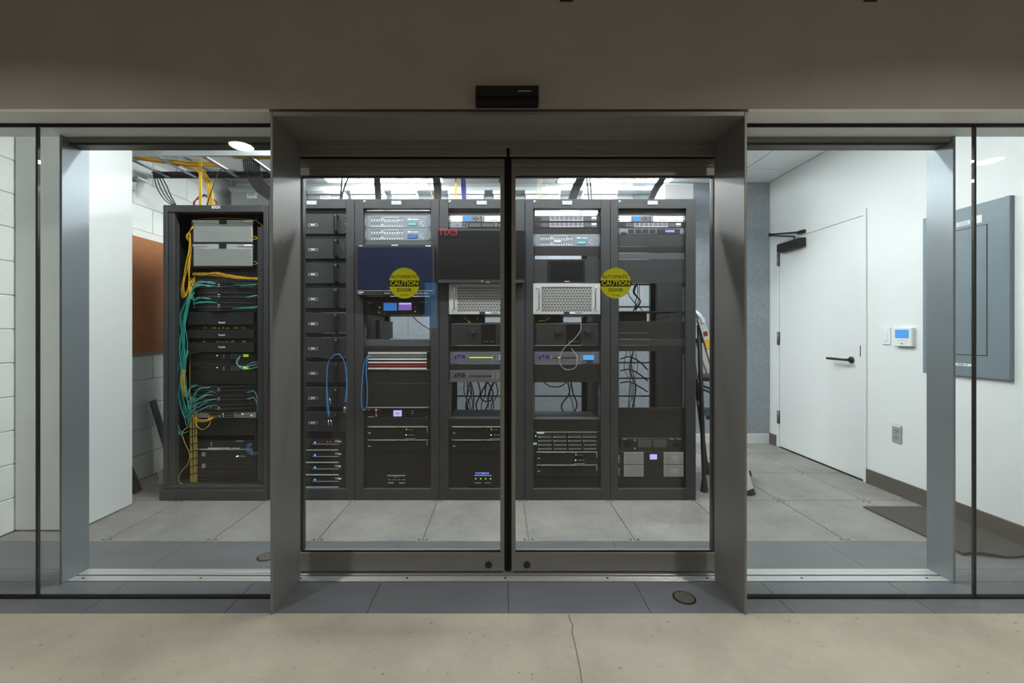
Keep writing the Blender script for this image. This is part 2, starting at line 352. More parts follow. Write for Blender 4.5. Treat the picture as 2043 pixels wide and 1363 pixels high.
# glass shoe channels and side panes
for nm, x0, x1, sd in (('trim_9', XL, PX0, 'left'), ('trim_10', PX1, XR, 'right')):
    g = thing(nm, f'black glazing channel holding the {sd} glass panes', 'trim', ((x0 + x1) / 2, YG, 0), kind='structure')
    mk('lower_channel', B().box(x0, x1, YG - .008, YG + .020, 0, .005), 'black_gap', g)
    mk('upper_channel', B().box(x0, x1, YG - .008, YG + .020, ZS - .005, ZS), 'black_gap', g)
JX0, JX1 = X(73, YG), X(1946, YG)
for nm, x0, x1, lb in (('window_1', XL, JX0 - .005, 'narrow fixed glass pane at the far left edge'), ('window_2', JX0 + .005, PX0, 'wide fixed glass pane left of the door portal'),
                       ('window_3', PX1, JX1 - .005, 'wide fixed glass pane right of the door portal'), ('window_4', JX1 + .005, XR, 'narrow fixed glass pane at the far right edge')):
    struct(nm, B().box(x0 + .001, x1 - .001, YG, YG + .012, .005, ZS - .005), 'glass_side', lb, 'window')
for nm, x, sd in (('trim_11', JX0, 'left'), ('trim_12', JX1, 'right')):
    struct(nm, B().box(x - .0045, x + .0045, YG - .001, YG + .013, .005, ZS - .005, .001), 'steel_dark', f'dark vertical joint between the {sd} glass panes', 'trim')

# sliding door leaves
def leaf(nm, xa, xb, inner_right, label):
    d = thing(nm, label, 'door', ((xa + xb) / 2, YD, .016), kind='structure')
    st = .020; z0, z1, z2, z3 = .016, .108, 1.968, 2.046
    mk('bottom_rail', B().box(xa, xb, YD, YD + .045, z0, z1, .0015), 'steel_h', d)
    mk('top_rail', B().box(xa, xb, YD, YD + .045, z2, 2.010, .001), 'steel_h', d)
    mk('top_rail_cap', B().box(xa, xb, YD - .010, YD + .045, 2.011, z3, .001), 'steel_h', d)
    xi = (xb - st, xb) if inner_right else (xa, xa + st); xo = (xa, xa + .025) if inner_right else (xb - .025, xb)
    mk('stile', B().box(*xi, YD, YD + .045, z1, z2, .0015), 'steel', d); mk('stile', B().box(*xo, YD + .01, YD + .045, z1, z2, .001), 'steel_dark', d)
    ga, gb = (xo[1], xi[0]) if inner_right else (xi[1], xo[0])
    p = mk('glass_pane', B().box(ga, gb, YD + .016, YD + .026, z1, z2), 'glass_door', d)
    mk('glazing_bead', B().box(ga, gb, YD + .004, YD + .015, z1, z1 + .005).box(ga, gb, YD + .004, YD + .015, z2 - .005, z2), 'black', p)
    mk('seal', B().box(*((xb, xb + .010) if inner_right else (xa - .010, xa)), YD + .012, YD + .04, z0, z3), 'rubber', d)
    xk = xb - .078 if inner_right else xa + .076
    k = mk('lock_cover', B().cyl((xk, YD - .002, .048), (xk, YD + .002, .048), .0175, 24), 'steel_dark', d)
    mk('key_slot', B().box(xk - .0015, xk + .0015, YD - .003, YD - .001, .038, .058), 'black', k)
    return d
leaf('door_1', PX0 - .030, xc - .0175, True, 'left sliding glass door leaf with brushed steel rails')
leaf('door_2', xc + .0175, PX1 + .036, False, 'right sliding glass door leaf with brushed steel rails')
struct('trim_13', B().box(xc - .0075, xc + .0075, YD + .02, YD + .06, .004, 2.06), 'rubber', 'black vertical seal where the two door leaves meet', 'trim')

# door sensor on the plaster, slots above
se = thing('door_sensor', 'black motion sensor box on the wall above the doors', 'sensor', (X(1012, 1.8), YW, Z(206, 1.79)))
x0, x1, zb, zt = X(949, 1.79), X(1075, 1.79), Z(205, 1.79), Z(171, 1.79)
mk('housing', B().prism([(0, 0)] * 0 or [(x0, zb), (x1, zb), (x1, zt), (x0, zt)], YW - .045, YW), 'black', se)
mk('lens_window', B().box(x0 + .003, x1 - .003, YW - .05, YW - .044, zb + .004, zb + .028, .003), 'screen_black', se)
mk('maker_mark', B().box(X(1033, 1.79), X(1060, 1.79), YW - .0462, YW - .0448, Z(183, 1.79), Z(181, 1.79)), 'silver_dull', se)
for u_, sd in ((1130, 'nearer the sensor'), (1736, 'towards the right corner')):
    solo('wall_slot_fitting', B().box(X(u_ - 13, YW), X(u_ + 13, YW), YW - .004, YW, Z(4, YW), Z(-14, YW), .001), 'brass_dark', f'small dark slot fitting high on the plaster, {sd}', 'fitting')
# floor discs
for u_, v_, lb in ((1365, 1193, 'round dark metal floor cap in front of the right door leaf'), (533, 1111, 'round dark metal floor cap behind the left glass pane')):
    y_ = F * CZ / (v_ - CV); x_ = X(u_, y_); d = thing('floor_disc', lb, 'floor cap', (x_, y_, 0), 'floor caps')
    mk('rim', B().cyl((x_, y_, 0), (x_, y_, .002), .050, 32), 'brass_dark', d); mk('lid', B().cyl((x_, y_, .002), (x_, y_, .003), .042, 32), 'base_dark', d)
# caution stickers
for u_, lb in ((806.5, 'round yellow automatic door caution sticker on the left door'), (1228.5, 'round yellow automatic door caution sticker on the right door')):
    y_ = YD + .0145; cx_, cz_, r_ = X(u_, y_), Z(565, y_), .0765
    s = thing('caution_sticker', lb, 'sticker', (cx_, y_, cz_ - r_), 'caution stickers')
    mk('disc', B().cyl((cx_, y_, cz_), (cx_, y_ + .001, cz_), r_, 48), 'sticker', s)
    h0, h1 = -.0165, .013; pts = []
    for t in [h0 + (h1 - h0) * i / 6 for i in range(7)]: pts.append((cx_ + math.sqrt(r_ * r_ - t * t), cz_ + t))
    pts += [(2 * cx_ - p[0], p[1]) for p in pts[::-1]]
    mk('band', B().prism(pts, y_ - .0006, y_), 'sticker_black', s)
    mk('lettering', text_b('AUTOMATIC', cx_, y_ - .0003, cz_ + .0305, .0235, bold=0, ext=.0003), 'sticker_black', s)
    mk('lettering', text_b('CAUTION', cx_, y_ - .0010, cz_ - .0018, .0315, bold=.0008, ext=.0003), 'sticker', s)
    mk('lettering', text_b('DOOR', cx_, y_ - .0003, cz_ - .0345, .0235, bold=.0003, ext=.0003), 'sticker_black', s)
    mk('fine_print', B().box(cx_ - .020, cx_ + .020, y_ - .0005, y_, cz_ - .0605, cz_ - .0585), 'sticker_black', s)

# ------------------------------------------------------------------ lights
def strip(x0, x1, y0, y1, z, lens, label, group):
    t = thing('ceiling_light', label, 'light', ((x0 + x1) / 2, (y0 + y1) / 2, z), group)
    mk('housing', B().box(x0 - .01, x1 + .01, y0 - .01, y1 + .01, z + .004, z + .05), 'white_paint', t)
    mk('lens', B().box(x0, x1, y0, y1, z, z + .004), lens, t)
for i, xm in enumerate((-1.5, -.45, .62, 1.62)):
    strip(xm - .42, xm + .42, 2.50, 2.57, ZC - .055, 'lens_front', 'linear ceiling light inside the glass front, ' + ['leftmost of four', 'second from left of four', 'third from left of four', 'rightmost of four'][i], 'front ceiling lights')
for x_, lb in ((-1.15, 'above RK02 and RK03'), (-.1, 'above RK04'), (.95, 'above RK05 and RK06')): strip(x_ - .45, x_ + .45, 3.93, 4.01, ZC - .06, 'lens_fill', 'added hidden fill light over the rear of the racks, ' + lb, 'hidden fill lights over the racks')  # unseen row added to brighten the felt behind the racks
strip(X(660, 4.55), X(885, 4.55), 4.36, 4.50, ZC - .06, 'lens_back', 'linear ceiling light above the back of racks RK03 and RK04', 'rear ceiling lights')
strip(X(1112, 4.55), X(1330, 4.55), 4.36, 4.50, ZC - .06, 'lens_back', 'linear ceiling light above the back of racks RK05 and RK06', 'rear ceiling lights')
for x, y, lb in ((-2.21, .185, 'left corridor downlight'), (1.97, .185, 'middle corridor downlight right of the viewpoint'), (4.58, -.14, 'far right corridor downlight')):
    t = thing('downlight', 'round recessed ' + lb, 'light', (x, y, CC - .01), 'corridor downlights')
    n = 32; b = B()
    for r0, z0, r1, z1 in ((.115, CC - .004, .098, CC - .006), (.098, CC - .006, .09, CC + .0)):
        v = [(x + r0 * math.cos(2 * math.pi * k / n), y + r0 * math.sin(2 * math.pi * k / n), z0) for k in range(n)] + [(x + r1 * math.cos(2 * math.pi * k / n), y + r1 * math.sin(2 * math.pi * k / n), z1) for k in range(n)]
        b.add(v, [(k, (k + 1) % n, n + (k + 1) % n, n + k) for k in range(n)])
    mk('trim_ring', b, 'white_paint', t); mk('lens', B().cyl((x, y, CC - .003), (x, y, CC + .001), .09, 32), 'lens_down', t)
    ld = bpy.data.lights.new('downlight_lamp', 'AREA'); ld.shape = 'DISK'; ld.size = .17; ld.energy = DOWNLIGHT; ld.color = WARM; ld.spread = math.radians(150)
    lo = bpy.data.objects.new('lamp', ld); COL.objects.link(lo); lo.parent = t; lo.location = (0, 0, .004)

# ------------------------------------------------------------------ equipment racks
RF, GY, G1 = 3.08, 3.105, 3.20          # rack front plane, gear face plane, gear face plane of the network cabinet
ZTOP = Z(397, RF)
def plate(root, s, u, v, y, pw=26, on_plate=True):
    if on_plate:
        p = mk('name_plate', B().box(X(u - 10.5, y), X(u + 10.5, y), y - .004, y, Z(v + 4.5, y), Z(v - 4.5, y), .001), 'gear_grey', root)
        for s_ in (-14, 14): put('rivet', SCREW, root, (X(u + s_, y), y, Z(v, y)))
        mk('lettering', text_b(s, X(u, y), y - .0045, Z(v, y), .029, bold=.0009), 'print_white', p)
    else:
        mk('lettering', text_b(s, X(u, y), y - .001, Z(v, y), .029, bold=.0007), 'print_white', root)
def rack(ua, ub, oa, ob, name, lu):
    xa, xb, x0, x1 = X(ua, RF) + .0015, X(ub, RF) - .0015, X(oa, RF), X(ob, RF)
    z0, z1 = Z(975.5, RF), Z(416, RF); yb = 3.90
    r = thing('equipment_rack', f'dark grey equipment rack with nameplate {name}', 'rack', ((xa + xb) / 2, (RF + yb) / 2, 0), 'dark grey equipment racks')
    mk('front_post', B().box(xa, x0, RF, RF + .06, 0, ZTOP, .003), 'rack', r); mk('front_post', B().box(x1, xb, RF, RF + .06, 0, ZTOP, .003), 'rack', r)
    mk('top_rail', B().box(x0, x1, RF, RF + .05, z1, ZTOP, .002), 'rack', r); mk('bottom_rail', B().box(x0, x1, RF, RF + .05, 0, z0, .002), 'rack', r)
    mk('side_panel', B().box(xa, xa + .01, RF + .06, yb, 0, ZTOP - .01), 'rack_in', r); mk('side_panel', B().box(xb - .01, xb, RF + .06, yb, 0, ZTOP - .01), 'rack_in', r)
    mk('top_panel', B().box(xa + .01, xb - .01, RF + .05, RF + .10, ZTOP - .012, ZTOP - .004), 'rack_in', r)
    mk('base_pan', B().box(xa + .01, xb - .01, RF + .05, yb, .02, .05), 'rack_in', r)
    for s_, xx in ((1, x0), (-1, x1)):
        rl = mk('mounting_rail', B().box(xx, xx + s_ * .014, GY + .012, GY + .016, z0, z1), 'rack_in', r)
        h = B(); zz = z0 + .01
        while zz < z1 - .01: h.box(xx + s_ * .004, xx + s_ * .010, GY + .0105, GY + .0125, zz, zz + .007); zz += .0148
        mk('rail_hole', h, 'silver_dull', rl, stuff=True)
    for xx in (xa + .01, xb - .05): mk('rear_post', B().box(xx, xx + .04, yb - .04, yb, .05, ZTOP - .01), 'rack_in', r)
    for zz in (.62, .78, .92, 1.42, 1.62): mk('lacing_bar', B().box(xa + .05, xb - .05, yb - .03, yb - .02, zz, zz + .012), 'rack_in', r)
    plate(r, name, lu, 405, RF)
    mk('corner_clip', B().prism([(x0 + .002, Z(404, RF)), (x0 + .002, Z(400, RF)), (x0 + .022, Z(400, RF))], RF - .001, RF + .001), 'print_white', r)
    return r
RK = {}
for nm, ua, ub, oa, ob, lu in (('RK02', 535, 707, 555, 690, 622), ('RK03', 707, 876, 724.5, 859.5, 791), ('RK04', 876, 1047.5, 894.5, 1029, 961), ('RK05', 1047.5, 1218, 1064, 1199.5, 1131.5), ('RK06', 1218, 1389, 1233.8, 1369.5, 1302)):
    RK[nm] = (rack(ua, ub, oa, ob, nm, lu), oa, ob)
U0, U1 = {}, {}
for k, (r, oa, ob) in RK.items():
    U0[k], U1[k] = CU + X(oa, RF) * F / GY + .4, CU + X(ob, RF) * F / GY - .4
def blank(rk, v0, v1, mat='blank', screws=True, y=GY):
    r = RK[rk][0]; a, c = U0[rk], U1[rk]
    p = mk('blank_or_gap_panel', B().box(X(a, y), X(c, y), y, y + .004, Z(v1, y) + .0006, Z(v0, y) - .0006, .001), mat, r)  # dark ones also cover open gaps, whose shade is put into the colour
    if screws:
        for u_ in (a + 2.6, c - 2.6):
            put('screw', SCREW, p, (X(u_, y), y, Z(v0 + min(4, (v1 - v0) / 2), y)))
            if v1 - v0 > 16: put('screw', SCREW, p, (X(u_, y), y, Z(v1 - 4, y)))
    return p
GN = {}
def gear(name, rk, v0, v1, mat, label, cat, depth=.38, group=None, y=GY, u=None, screws=True, c=.0012):
    a, d = u if u else (U0[rk], U1[rk])
    x0, x1, z0, z1 = X(a, y), X(d, y), Z(v1, y) + .0005, Z(v0, y) - .0005
    t = thing(name, label, cat, ((x0 + x1) / 2, y, z0), group)
    mk('faceplate', B().box(x0, x1, y, y + .008, z0, z1, c), mat, t)
    mk('chassis', B().box(x0 + .022, x1 - .022, y + .008, y + depth, z0 + .001, z1 - .001), 'gear_black', t)
    if screws:
        for u_ in (a + 2.6, d - 2.6):
            for v_ in ((v0 + 3, v1 - 3) if v1 - v0 > 9 else ((v0 + v1) / 2,)): put('screw', SCREW, t, (X(u_, y), y, Z(v_, y)))
    return t
def det(root, name, mat, u0, u1, v0, v1, pr=.002, y=GY, c=0., stuff=False):
    return mk(name, B().box(X(u0, y), X(u1, y), y - pr, y + .001, Z(v1, y), Z(v0, y), c), mat, root, stuff=stuff)
def many(root, name, mat, cells, pr=.002, y=GY):      # many tiny marks, too small to pick apart
    b = B()
    for u0, u1, v0, v1 in cells: b.box(X(u0, y), X(u1, y), y - pr, y + .001, Z(v1, y), Z(v0, y))
    return mk(name, b, mat, root, stuff=True)
def knob(root, name, mat, u, v, r, pr=.015, y=GY, n=20):
    return mk(name, B().cyl((X(u, y), y + .001, Z(v, y)), (X(u, y), y - pr, Z(v, y)), r * y / F, n, r * .92 * y / F), mat, root)
def word(root, s, u, v, size, mat, y=GY, align='CENTER', bold=.0003, name='lettering'):
    return mk(name, text_b(s, X(u, y), y - .0012, Z(v, y), size, align, .0004, bold), mat, root)

# ---- RK02: nine drawers, four blue-lit units
ordn = ['topmost', 'second', 'third', 'fourth', 'fifth', 'sixth', 'seventh', 'eighth', 'lowest']
blank('RK02', 417, 427, 'blank')
for i in range(9):
    v = 449 + 49.35 * i; y = GY - .012; a, c = U0['RK02'], U1['RK02'] - 1
    if i < 8: blank('RK02', v + 18.6, v + 26.8, 'blank_dark', False)
    t = thing('drawer_unit', f'dark grey lockable rack drawer with pull handle in RK02, {ordn[i]} of nine', 'drawer', (X((a + c) / 2, y), y, Z(v + 18, y)), 'drawers of rack RK02')
    mk('front', B().box(X(a, y), X(c, y), y, y + .012, Z(v + 18, y), Z(v - 22, y), .0015), 'drawer', t)
    mk('body', B().box(X(a + 5, y), X(c - 5, y), y + .012, y + .4, Z(v + 16, y), Z(v - 20, y)), 'gear_black', t)
    xh = X(672.5, y); z0, z1 = Z(v + 15.5, y), Z(v - 17.5, y)
    mk('handle', B().tube([(xh, y + .002, z0), (xh, y - .03, z0 + .004), (xh, y - .034, z0 + .02), (xh, y - .034, z1 - .02), (xh, y - .03, z1 - .004), (xh, y + .002, z1)], .013, 10, 5), 'handle', t, True)
    lg = mk('badge', B().box(X(616, y), X(633.5, y), y - .001, y + .001, Z(v + 2.4, y), Z(v - 2.4, y), .0008), 'gear_dark', t)
    ub = X(624.7, y); zb = Z(v, y)
    ring = [(ub + math.copysign(.027, math.cos(q)) * (1 if abs(math.cos(q)) > .3 else 1) + .006 * math.cos(q), y - .0014, zb + .0085 * math.sin(q)) for q in [2 * math.pi * k / 20 for k in range(21)]]
    mk('badge_ring', B().tube(ring, .0009, 4, 1), 'print_white', lg)
    mk('lettering', text_b('PMC', ub, y - .0016, zb, .017, bold=.0004), 'print_white', lg)
    for v_ in (v - 18, v - 2, v + 14): put('screw', SCREW_LITE, t, (X(U1['RK02'] - 2.2, y), y, Z(v_, y)))
blank('RK02', 862.5, 874.5, 'blank_dark')
pos4 = ['topmost with red lights', 'second from top', 'third from top', 'lowest']
for i in range(4):
    v = 882.8 + 24.7 * i
    t = gear('wireless_receiver', 'RK02', v - 8, v + 16.2, 'gear_black', f'black rack unit with glowing blue power light in RK02, {pos4[i]}', 'rack unit', group='blue-lit units in rack RK02')
    det(t, 'upper_face', 'gear_dark', 600, 680, v - 6.5, v + 2.8, .004); det(t, 'trim_line', 'silver_dull', 624, 676, v + 2.6, v + 3.8, .006)
    det(t, 'trim_line', 'silver_dull', 600, 676, v + 14.2, v + 15.6, .012)
    knob(t, 'power_light', 'led_blue', 628.8, v, 2.0, .006); det(t, 'label_mark', 'silver_dull', 669, 676, v - 4.5, v - 1, .005); det(t, 'latch', 'print_white', 676, 681, v - 3, v - 1, .012)
    if i == 0:
        for u_ in (654, 660): knob(t, 'red_light', 'led_red', u_, v - 1.5, 1.3, .006)

# ---- RK03
blank('RK03', 420.5, 430, 'blank_lite', False)
for i, (v0, lc, lt, w_) in enumerate(((430, 'lcd_cyan', 'lcd_text', 'upper of the stacked pair with pale cyan display'), (455, 'lcd_blue', 'lcd_sky', 'lower of the stacked pair with deep blue display'))):
    t = gear('signal_router', 'RK03', v0, v0 + 24.8, 'gear_grey', f'grey signal unit in RK03, {w_}', 'rack unit', group='grey signal units')
    def router(t, v0, du, lc, lt):
        many(t, 'jack_mark', 'print_white', [(741.5 + du + 5.0 * k, 743.2 + du + 5.0 * k, v0 + q, v0 + q + 2.6) for q in (8.2, 20.2) for k in range(4)] + [(767 + du + 4.95 * k, 768.8 + du + 4.95 * k, v0 + q, v0 + q + 2.6) for q in (8.2, 20.2) for k in range(8)])
        many(t, 'legend', 'print_white', [(760 + du, 765.5 + du, v0 + q, v0 + q + 1.2) for q in (5.6, 9, 17.8, 21)] + [(767 + du, 794 + du, v0 + 3.8, v0 + 4.3), (767 + du, 794 + du, v0 + 12.3, v0 + 12.8), (767 + du, 767.5 + du, v0 + 4, v0 + 12.5), (794 + du, 794.5 + du, v0 + 4, v0 + 12.5)], .0015)
        many(t, 'switch_slot', 'blank_lite', [(741.5 + du + 5.0 * k, 743.4 + du + 5.0 * k, v0 + q, v0 + q + 3.6) for q in (2.5, 14.5) for k in range(4)] + [(767 + du + 4.95 * k, 768.8 + du + 4.95 * k, v0 + 5, v0 + 7.6) for k in range(8)], .0015)
        d = det(t, 'display', lc, 813.5 + du, 833 + du, v0 + 13.5, v0 + 20.5, .003)
        many(d, 'display_text', lt, [(815.5 + du + 2.6 * k, 817.2 + du + 2.6 * k, v0 + 15.4, v0 + 18.6) for k in range(6)], .0036)
        det(t, 'maker_mark', 'print_white', 813.5 + du, 820.5 + du, v0 + 6.6, v0 + 9, .0015); det(t, 'maker_mark', 'gear_white', 822.5 + du, 835 + du, v0 + 7.4, v0 + 8.8, .0015)
        many(t, 'button', 'gear_white', [(837 + du, 845 + du, v0 + 12, v0 + 12.6), (837.5 + du, 840.5 + du, v0 + 16, v0 + 17.6), (842.5 + du, 844.5 + du, v0 + 19, v0 + 21)])
    router(t, v0, 0, lc, lt)
    many(t, 'ear_groove', 'gear_dark', [(733.4, 733.9, v0 + .5, v0 + 24), (852.5, 853, v0 + .5, v0 + 24)], .0008)
blank('RK03', 480, 492, 'blank_lite', False)
YM = 3.03
def monitor(u0, u1, v0, v1, scr, label, lo, wide=True):
    t = thing('monitor', label, 'monitor', (X((u0 + u1) / 2, YM), YM, Z(v1, YM)), 'rack mounted monitors')
    mk('housing', B().box(X(u0, YM), X(u1, YM), YM, YM + .045, Z(v1, YM), Z(v0, YM), .003), 'gear_dark', t)
    mk('mount', B().box(X(u0 + 30, YM), X(u1 - 30, YM), YM + .045, GY + .05, Z(v1 - 25, YM), Z(v0 + 25, YM)), 'gear_black', t)
    mk('screen', B().box(X(u0 + (3.5 if wide else 1), YM), X(u1 - (3.5 if wide else 1), YM), YM - .0015, YM + .001, Z(lo, YM), Z(v0 + (6 if wide else 1), YM)), scr, t)
    return t
t = monitor(710, 866.5, 487.7, 589.4, 'screen_navy', 'wide navy-screened monitor on the front of rack RK03', 579.5)
det(t, 'chin_line', 'silver_dull', 713, 863, 579.8, 580.8, .003, YM); det(t, 'tally_bar', 'print_white', 781.5, 794, 488.6, 490.2, .002, YM)
det(t, 'maker_mark', 'print_white', 716, 723, 490, 491.2, .002, YM); det(t, 'maker_mark', 'print_white', 849, 859.5, 490, 491.5, .002, YM)
det(t, 'logo', 'print_white', 715, 725, 582.6, 584.6, .002, YM); det(t, 'logo_line', 'silver_dull', 715, 722, 586.4, 587.2, .002, YM)
many(t, 'button', 'silver_dull', [(767 + 3 * k, 768.6 + 3 * k, 584, 586.6) for k in range(4)] + [(831 + 5 * k, 833 + 5 * k, 584, 587) for k in range(5)], .002, YM)
t = gear('audio_monitor', 'RK03', 592, 628.5, 'gear_black', 'black unit with blue screen and violet meter screen in RK03', 'rack unit')
det(t, 'blue_screen', 'lcd_blue', 765.5, 792, 604.5, 620, .003); s_ = det(t, 'meter_screen', 'gear_white', 795.2, 821.2, 604, 619, .003)
det(s_, 'meter_header', 'lcd_violet', 797, 820.8, 604.6, 607.6, .0045); many(s_, 'meter_bar', 'lcd_meter', [(796 + 2.85 * k, 798.2 + 2.85 * k, 608.4, 618.2) for k in range(9)], .0045)
many(t, 'mark', 'silver_dull', [(735, 742, 604, 605), (755, 759, 622, 625), (765, 768, 625, 626.4), (838, 852, 602.6, 603.2), (828, 830, 612, 613.4)]); knob(t, 'green_light', 'led_green', 757.5, 613.5, .9, .003); knob(t, 'amber_light', 'led_lime', 828.5, 621.5, .8, .003)
for u_ in (744, 841): knob(t, 'speaker', 'screen_black', u_, 614, 8, .003)
blank('RK03', 677, 690, 'blank_lite', False); blank('RK03', 690, 701, 'blank_dark', False)  # the dark one is an open gap, its shade painted as a black panel
mk('side_device', B().box(X(733, GY) + .03, X(733, GY) + .06, GY + .1, GY + .5, Z(676, 3.3), Z(640, 3.3)), 'gear_black', RK['RK03'][0])
for i, (v0, jm, lb) in enumerate(((703, 'pb_white', 'white-striped patch bay with pale jacks in RK03'), (721.6, 'pb_red', 'white-striped patch bay with red jack row in RK03'))):
    t = gear('patch_bay', 'RK03', v0 - 1.5, v0 + 16.2, 'gear_black', lb, 'patch bay', depth=.2, group='patch bays of rack RK03')
    det(t, 'designation_strip', 'pb_white', 734.6, 851.5, v0, v0 + 3, .006); det(t, 'designation_strip', 'pb_white', 734.6, 851.5, v0 + 12.2, v0 + 15.2, .006)
    many(t, 'jack', jm, [(736 + 2.42 * k, 737.3 + 2.42 * k, v0 + q, v0 + q + 1.3) for q in (5.2, 8.6) for k in range(48)], .004)
    if i: det(t, 'red_line', 'pb_red', 733, 853, v0 + 6.6, v0 + 8.4, .003)
blank('RK03', 738.5, 765, 'blank_dark'); blank('RK03', 765, 811.5, 'blank_dark')
t = gear('power_conditioner', 'RK03', 812.2, 834, 'gear_black', 'black unit with pale violet square screen in RK03', 'rack unit')
det(t, 'trim_line', 'silver_dull', 733, 855, 812.5, 813.8, .008); d = det(t, 'display', 'lcd_violet', 785, 801.5, 818.8, 830.8, .003); det(d, 'display_icon', 'gear_white', 789, 797.5, 822.5, 826.5, .0038)
for v_, m_ in ((818, 'led_lime'), (822, 'led_red'), (826, 'led_red')): det(t, 'status_light', m_, 749, 752, v_ - .8, v_ + .5, .003)
many(t, 'mark', 'silver_dull', [(733.8, 737.5, 817, 819), (734, 746.5, 831.2, 832.8), (749.5, 752.5, 828, 831), (755, 758, 818, 819), (821, 825, 820, 821), (821, 825, 824.4, 825.6), (849, 852, 831.5, 832.6)])
knob(t, 'dial', 'screen_black', 814, 825, 4, .008)
blank('RK03', 834.5, 850, 'blank_dark', False)
def server(rk, v0, v1, label, on=True, pair=True, u=None, y=GY):
    t = gear('rack_server', rk, v0, v1, 'gear_black', label, 'server', .6, 'black grille servers', y=y, u=u, screws=False)
    a, c = (u or (U0[rk], U1[rk])); a += 7; c -= 7
    b = B(); n = 9
    for k in range(n):
        v = v0 + 2.4 + (v1 - v0 - 4.4) * k / (n - 1); b.box(X(a, y), X(c, y), y - .010, y - .001, Z(v + .45, y), Z(v - .45, y))
    b.box(X(a, y), X(a + 1, y), y - .011, y, Z(v1 - 1, y), Z(v0 + 1, y))
    mk('grille', b, 'blank', t, stuff=True)
    tr_ = mk('top_trim', B().box(X(a, y), X(c, y), y - .013, y, Z(v0 + 1.4, y), Z(v0 + .2, y)), 'silver_dull', t)
    mk('bright_trim', B().box(X(a + 10, y), X(a + 57, y), y - .0145, y - .012, Z(v0 + 1.5, y), Z(v0, y)).box(X(a + 66, y), X(a + 80, y), y - .0145, y - .012, Z(v0 + 1.5, y), Z(v0, y)), 'silver', tr_)
    mk('side_trim', B().box(X(c - 1, y), X(c + .2, y), y - .013, y, Z(v0 + 12, y), Z(v0 + .2, y)), 'silver_dull', t)
    mk('badge', B().prism([(X(a + 1, y), Z(v0 + 14, y)), (X(a + 7, y), Z(v0 + 14, y)), (X(a + 5, y), Z(v0 + 12.2, y)), (X(a + 3, y), Z(v0 + 11.6, y))], y - .0125, y - .009), 'silver', t)
    if on:
        d = mk('control_panel', B().box(X(a + 74, y), X(a + 95, y), y - .012, y - .002, Z(v1 - 2, y), Z(v0 + 2, y)), 'screen_black', t)
        mk('power_light', B().cyl((X(a + 77, y), y - .014, Z(v0 + 16.8, y)), (X(a + 77, y), y - .011, Z(v0 + 16.8, y)), .0045, 10), 'led_white', d)
        many(d, 'indicator', 'silver_dull', [(a + 82 + 3.2 * k, a + 84 + 3.2 * k, v0 + 16, v0 + 17.4) for k in range(4)] + [(a + 80 + 3.2 * k, a + 81.4 + 3.2 * k, v0 + 6, v0 + 7.2) for k in range(4)], .0135, y)
        mk('status_light', B().box(X(a + 77, y), X(a + 78, y), y - .0135, y - .011, Z(v0 + 7, y), Z(v0 + 4, y)), 'led_lime', d)
        det(t, 'lower_trim', 'silver_dull', a + 74, a + 95, v1 - 2, v1 - 1, .0135, y)
    return t
server('RK03', 850.5, 876, 'black grille server in RK03, upper of two'); server('RK03', 876.5, 900.5, 'black grille server in RK03, lower of two', False)
def ups(rk, ok, label):
    t = gear('power_supply', rk, 901, 974.5, 'gear_black', label, 'power supply', .6, 'tall black battery units', screws=False)
    u0 = U0[rk] + 47
    if ok:
        word(t, 'SYSTEMOK', u0 + 19.5, 944.8, .0205, 'text_blue', name='display_text'); det(t, 'display_line', 'led_blue', u0 + 3, u0 + 38, 948.6, 949.4, .002)
        for k in range(4): knob(t, 'status_light', 'led_lime', u0 + 6.5 + 9.8 * k, 955.4, 1.1, .003)
        many(t, 'mark', 'silver_dull', [(u0 + 4, u0 + 17, 963, 964.4), (u0 + 25, u0 + 37, 963, 964)])
    else:
        det(t, 'display_line', 'silver_dull', u0 - 1, u0 + 35, 948.3, 949.9, .003); many(t, 'mark', 'silver_dull', [(u0 + 11, u0 + 20, 951, 951.8)] + [(u0 + 9.5 * k, u0 + 6 + 9.5 * k, 957, 957.8) for k in range(4)] + [(u0, u0 + 11, 962.8, 964.6), (u0 + 22, u0 + 34, 962.8, 964.6)])
    mk('foot_recess', B().box(X(u0 - 8, GY), X(u0 + 44, GY), GY - .006, GY, Z(974, GY), Z(969, GY)), 'black_gap', t)
ups('RK03', False, 'tall black battery unit with unlit display at the foot of RK03')

# ---- RK04
blank('RK04', 419.5, 430.3, 'blank', False)
def white_unit(rk, v0, label):
    t = gear('wireless_unit', rk, v0, v0 + 12.2, 'gear_white', label, 'rack unit', group='white rack units'); a = U0[rk]
    d = det(t, 'control_face', 'gear_mid', a + 27, a + 70.5, v0 + .4, v0 + 11.8, .003); det(d, 'display', 'lcd_sky', a + 30, a + 44.5, v0 + 1, v0 + 11, .004)
    ux, vx = a + 53.5, v0 + 6
    for du, dv in ((-3.6, 0), (3.6, 0), (0, -2.8), (0, 2.8)): det(d, 'arrow_key', 'print_dark', ux + du - 1.4, ux + du + 1.4, vx + dv - 1.2, vx + dv + 1.2, .005)
    for v_ in (2.5, 6, 9.5): det(d, 'menu_key', 'print_dark', a + 62.5, a + 65.5, v0 + v_ - .7, v0 + v_ + .7, .005); det(d, 'key_mark', 'print_white', a + 67, a + 68.4, v0 + v_ - .6, v0 + v_ + .6, .005)
    many(t, 'mark', 'print_dark', [(a + 8, a + 9.4, v0 + 2, v0 + 3), (a + 8, a + 9.4, v0 + 9, v0 + 10), (a + 84, a + 97, v0 + 8.6, v0 + 9.2), (a + 112, a + 122, v0 + 8.4, v0 + 9)], .0012)
white_unit('RK04', 430.6, 'white rack unit with blue display at the top of RK04')
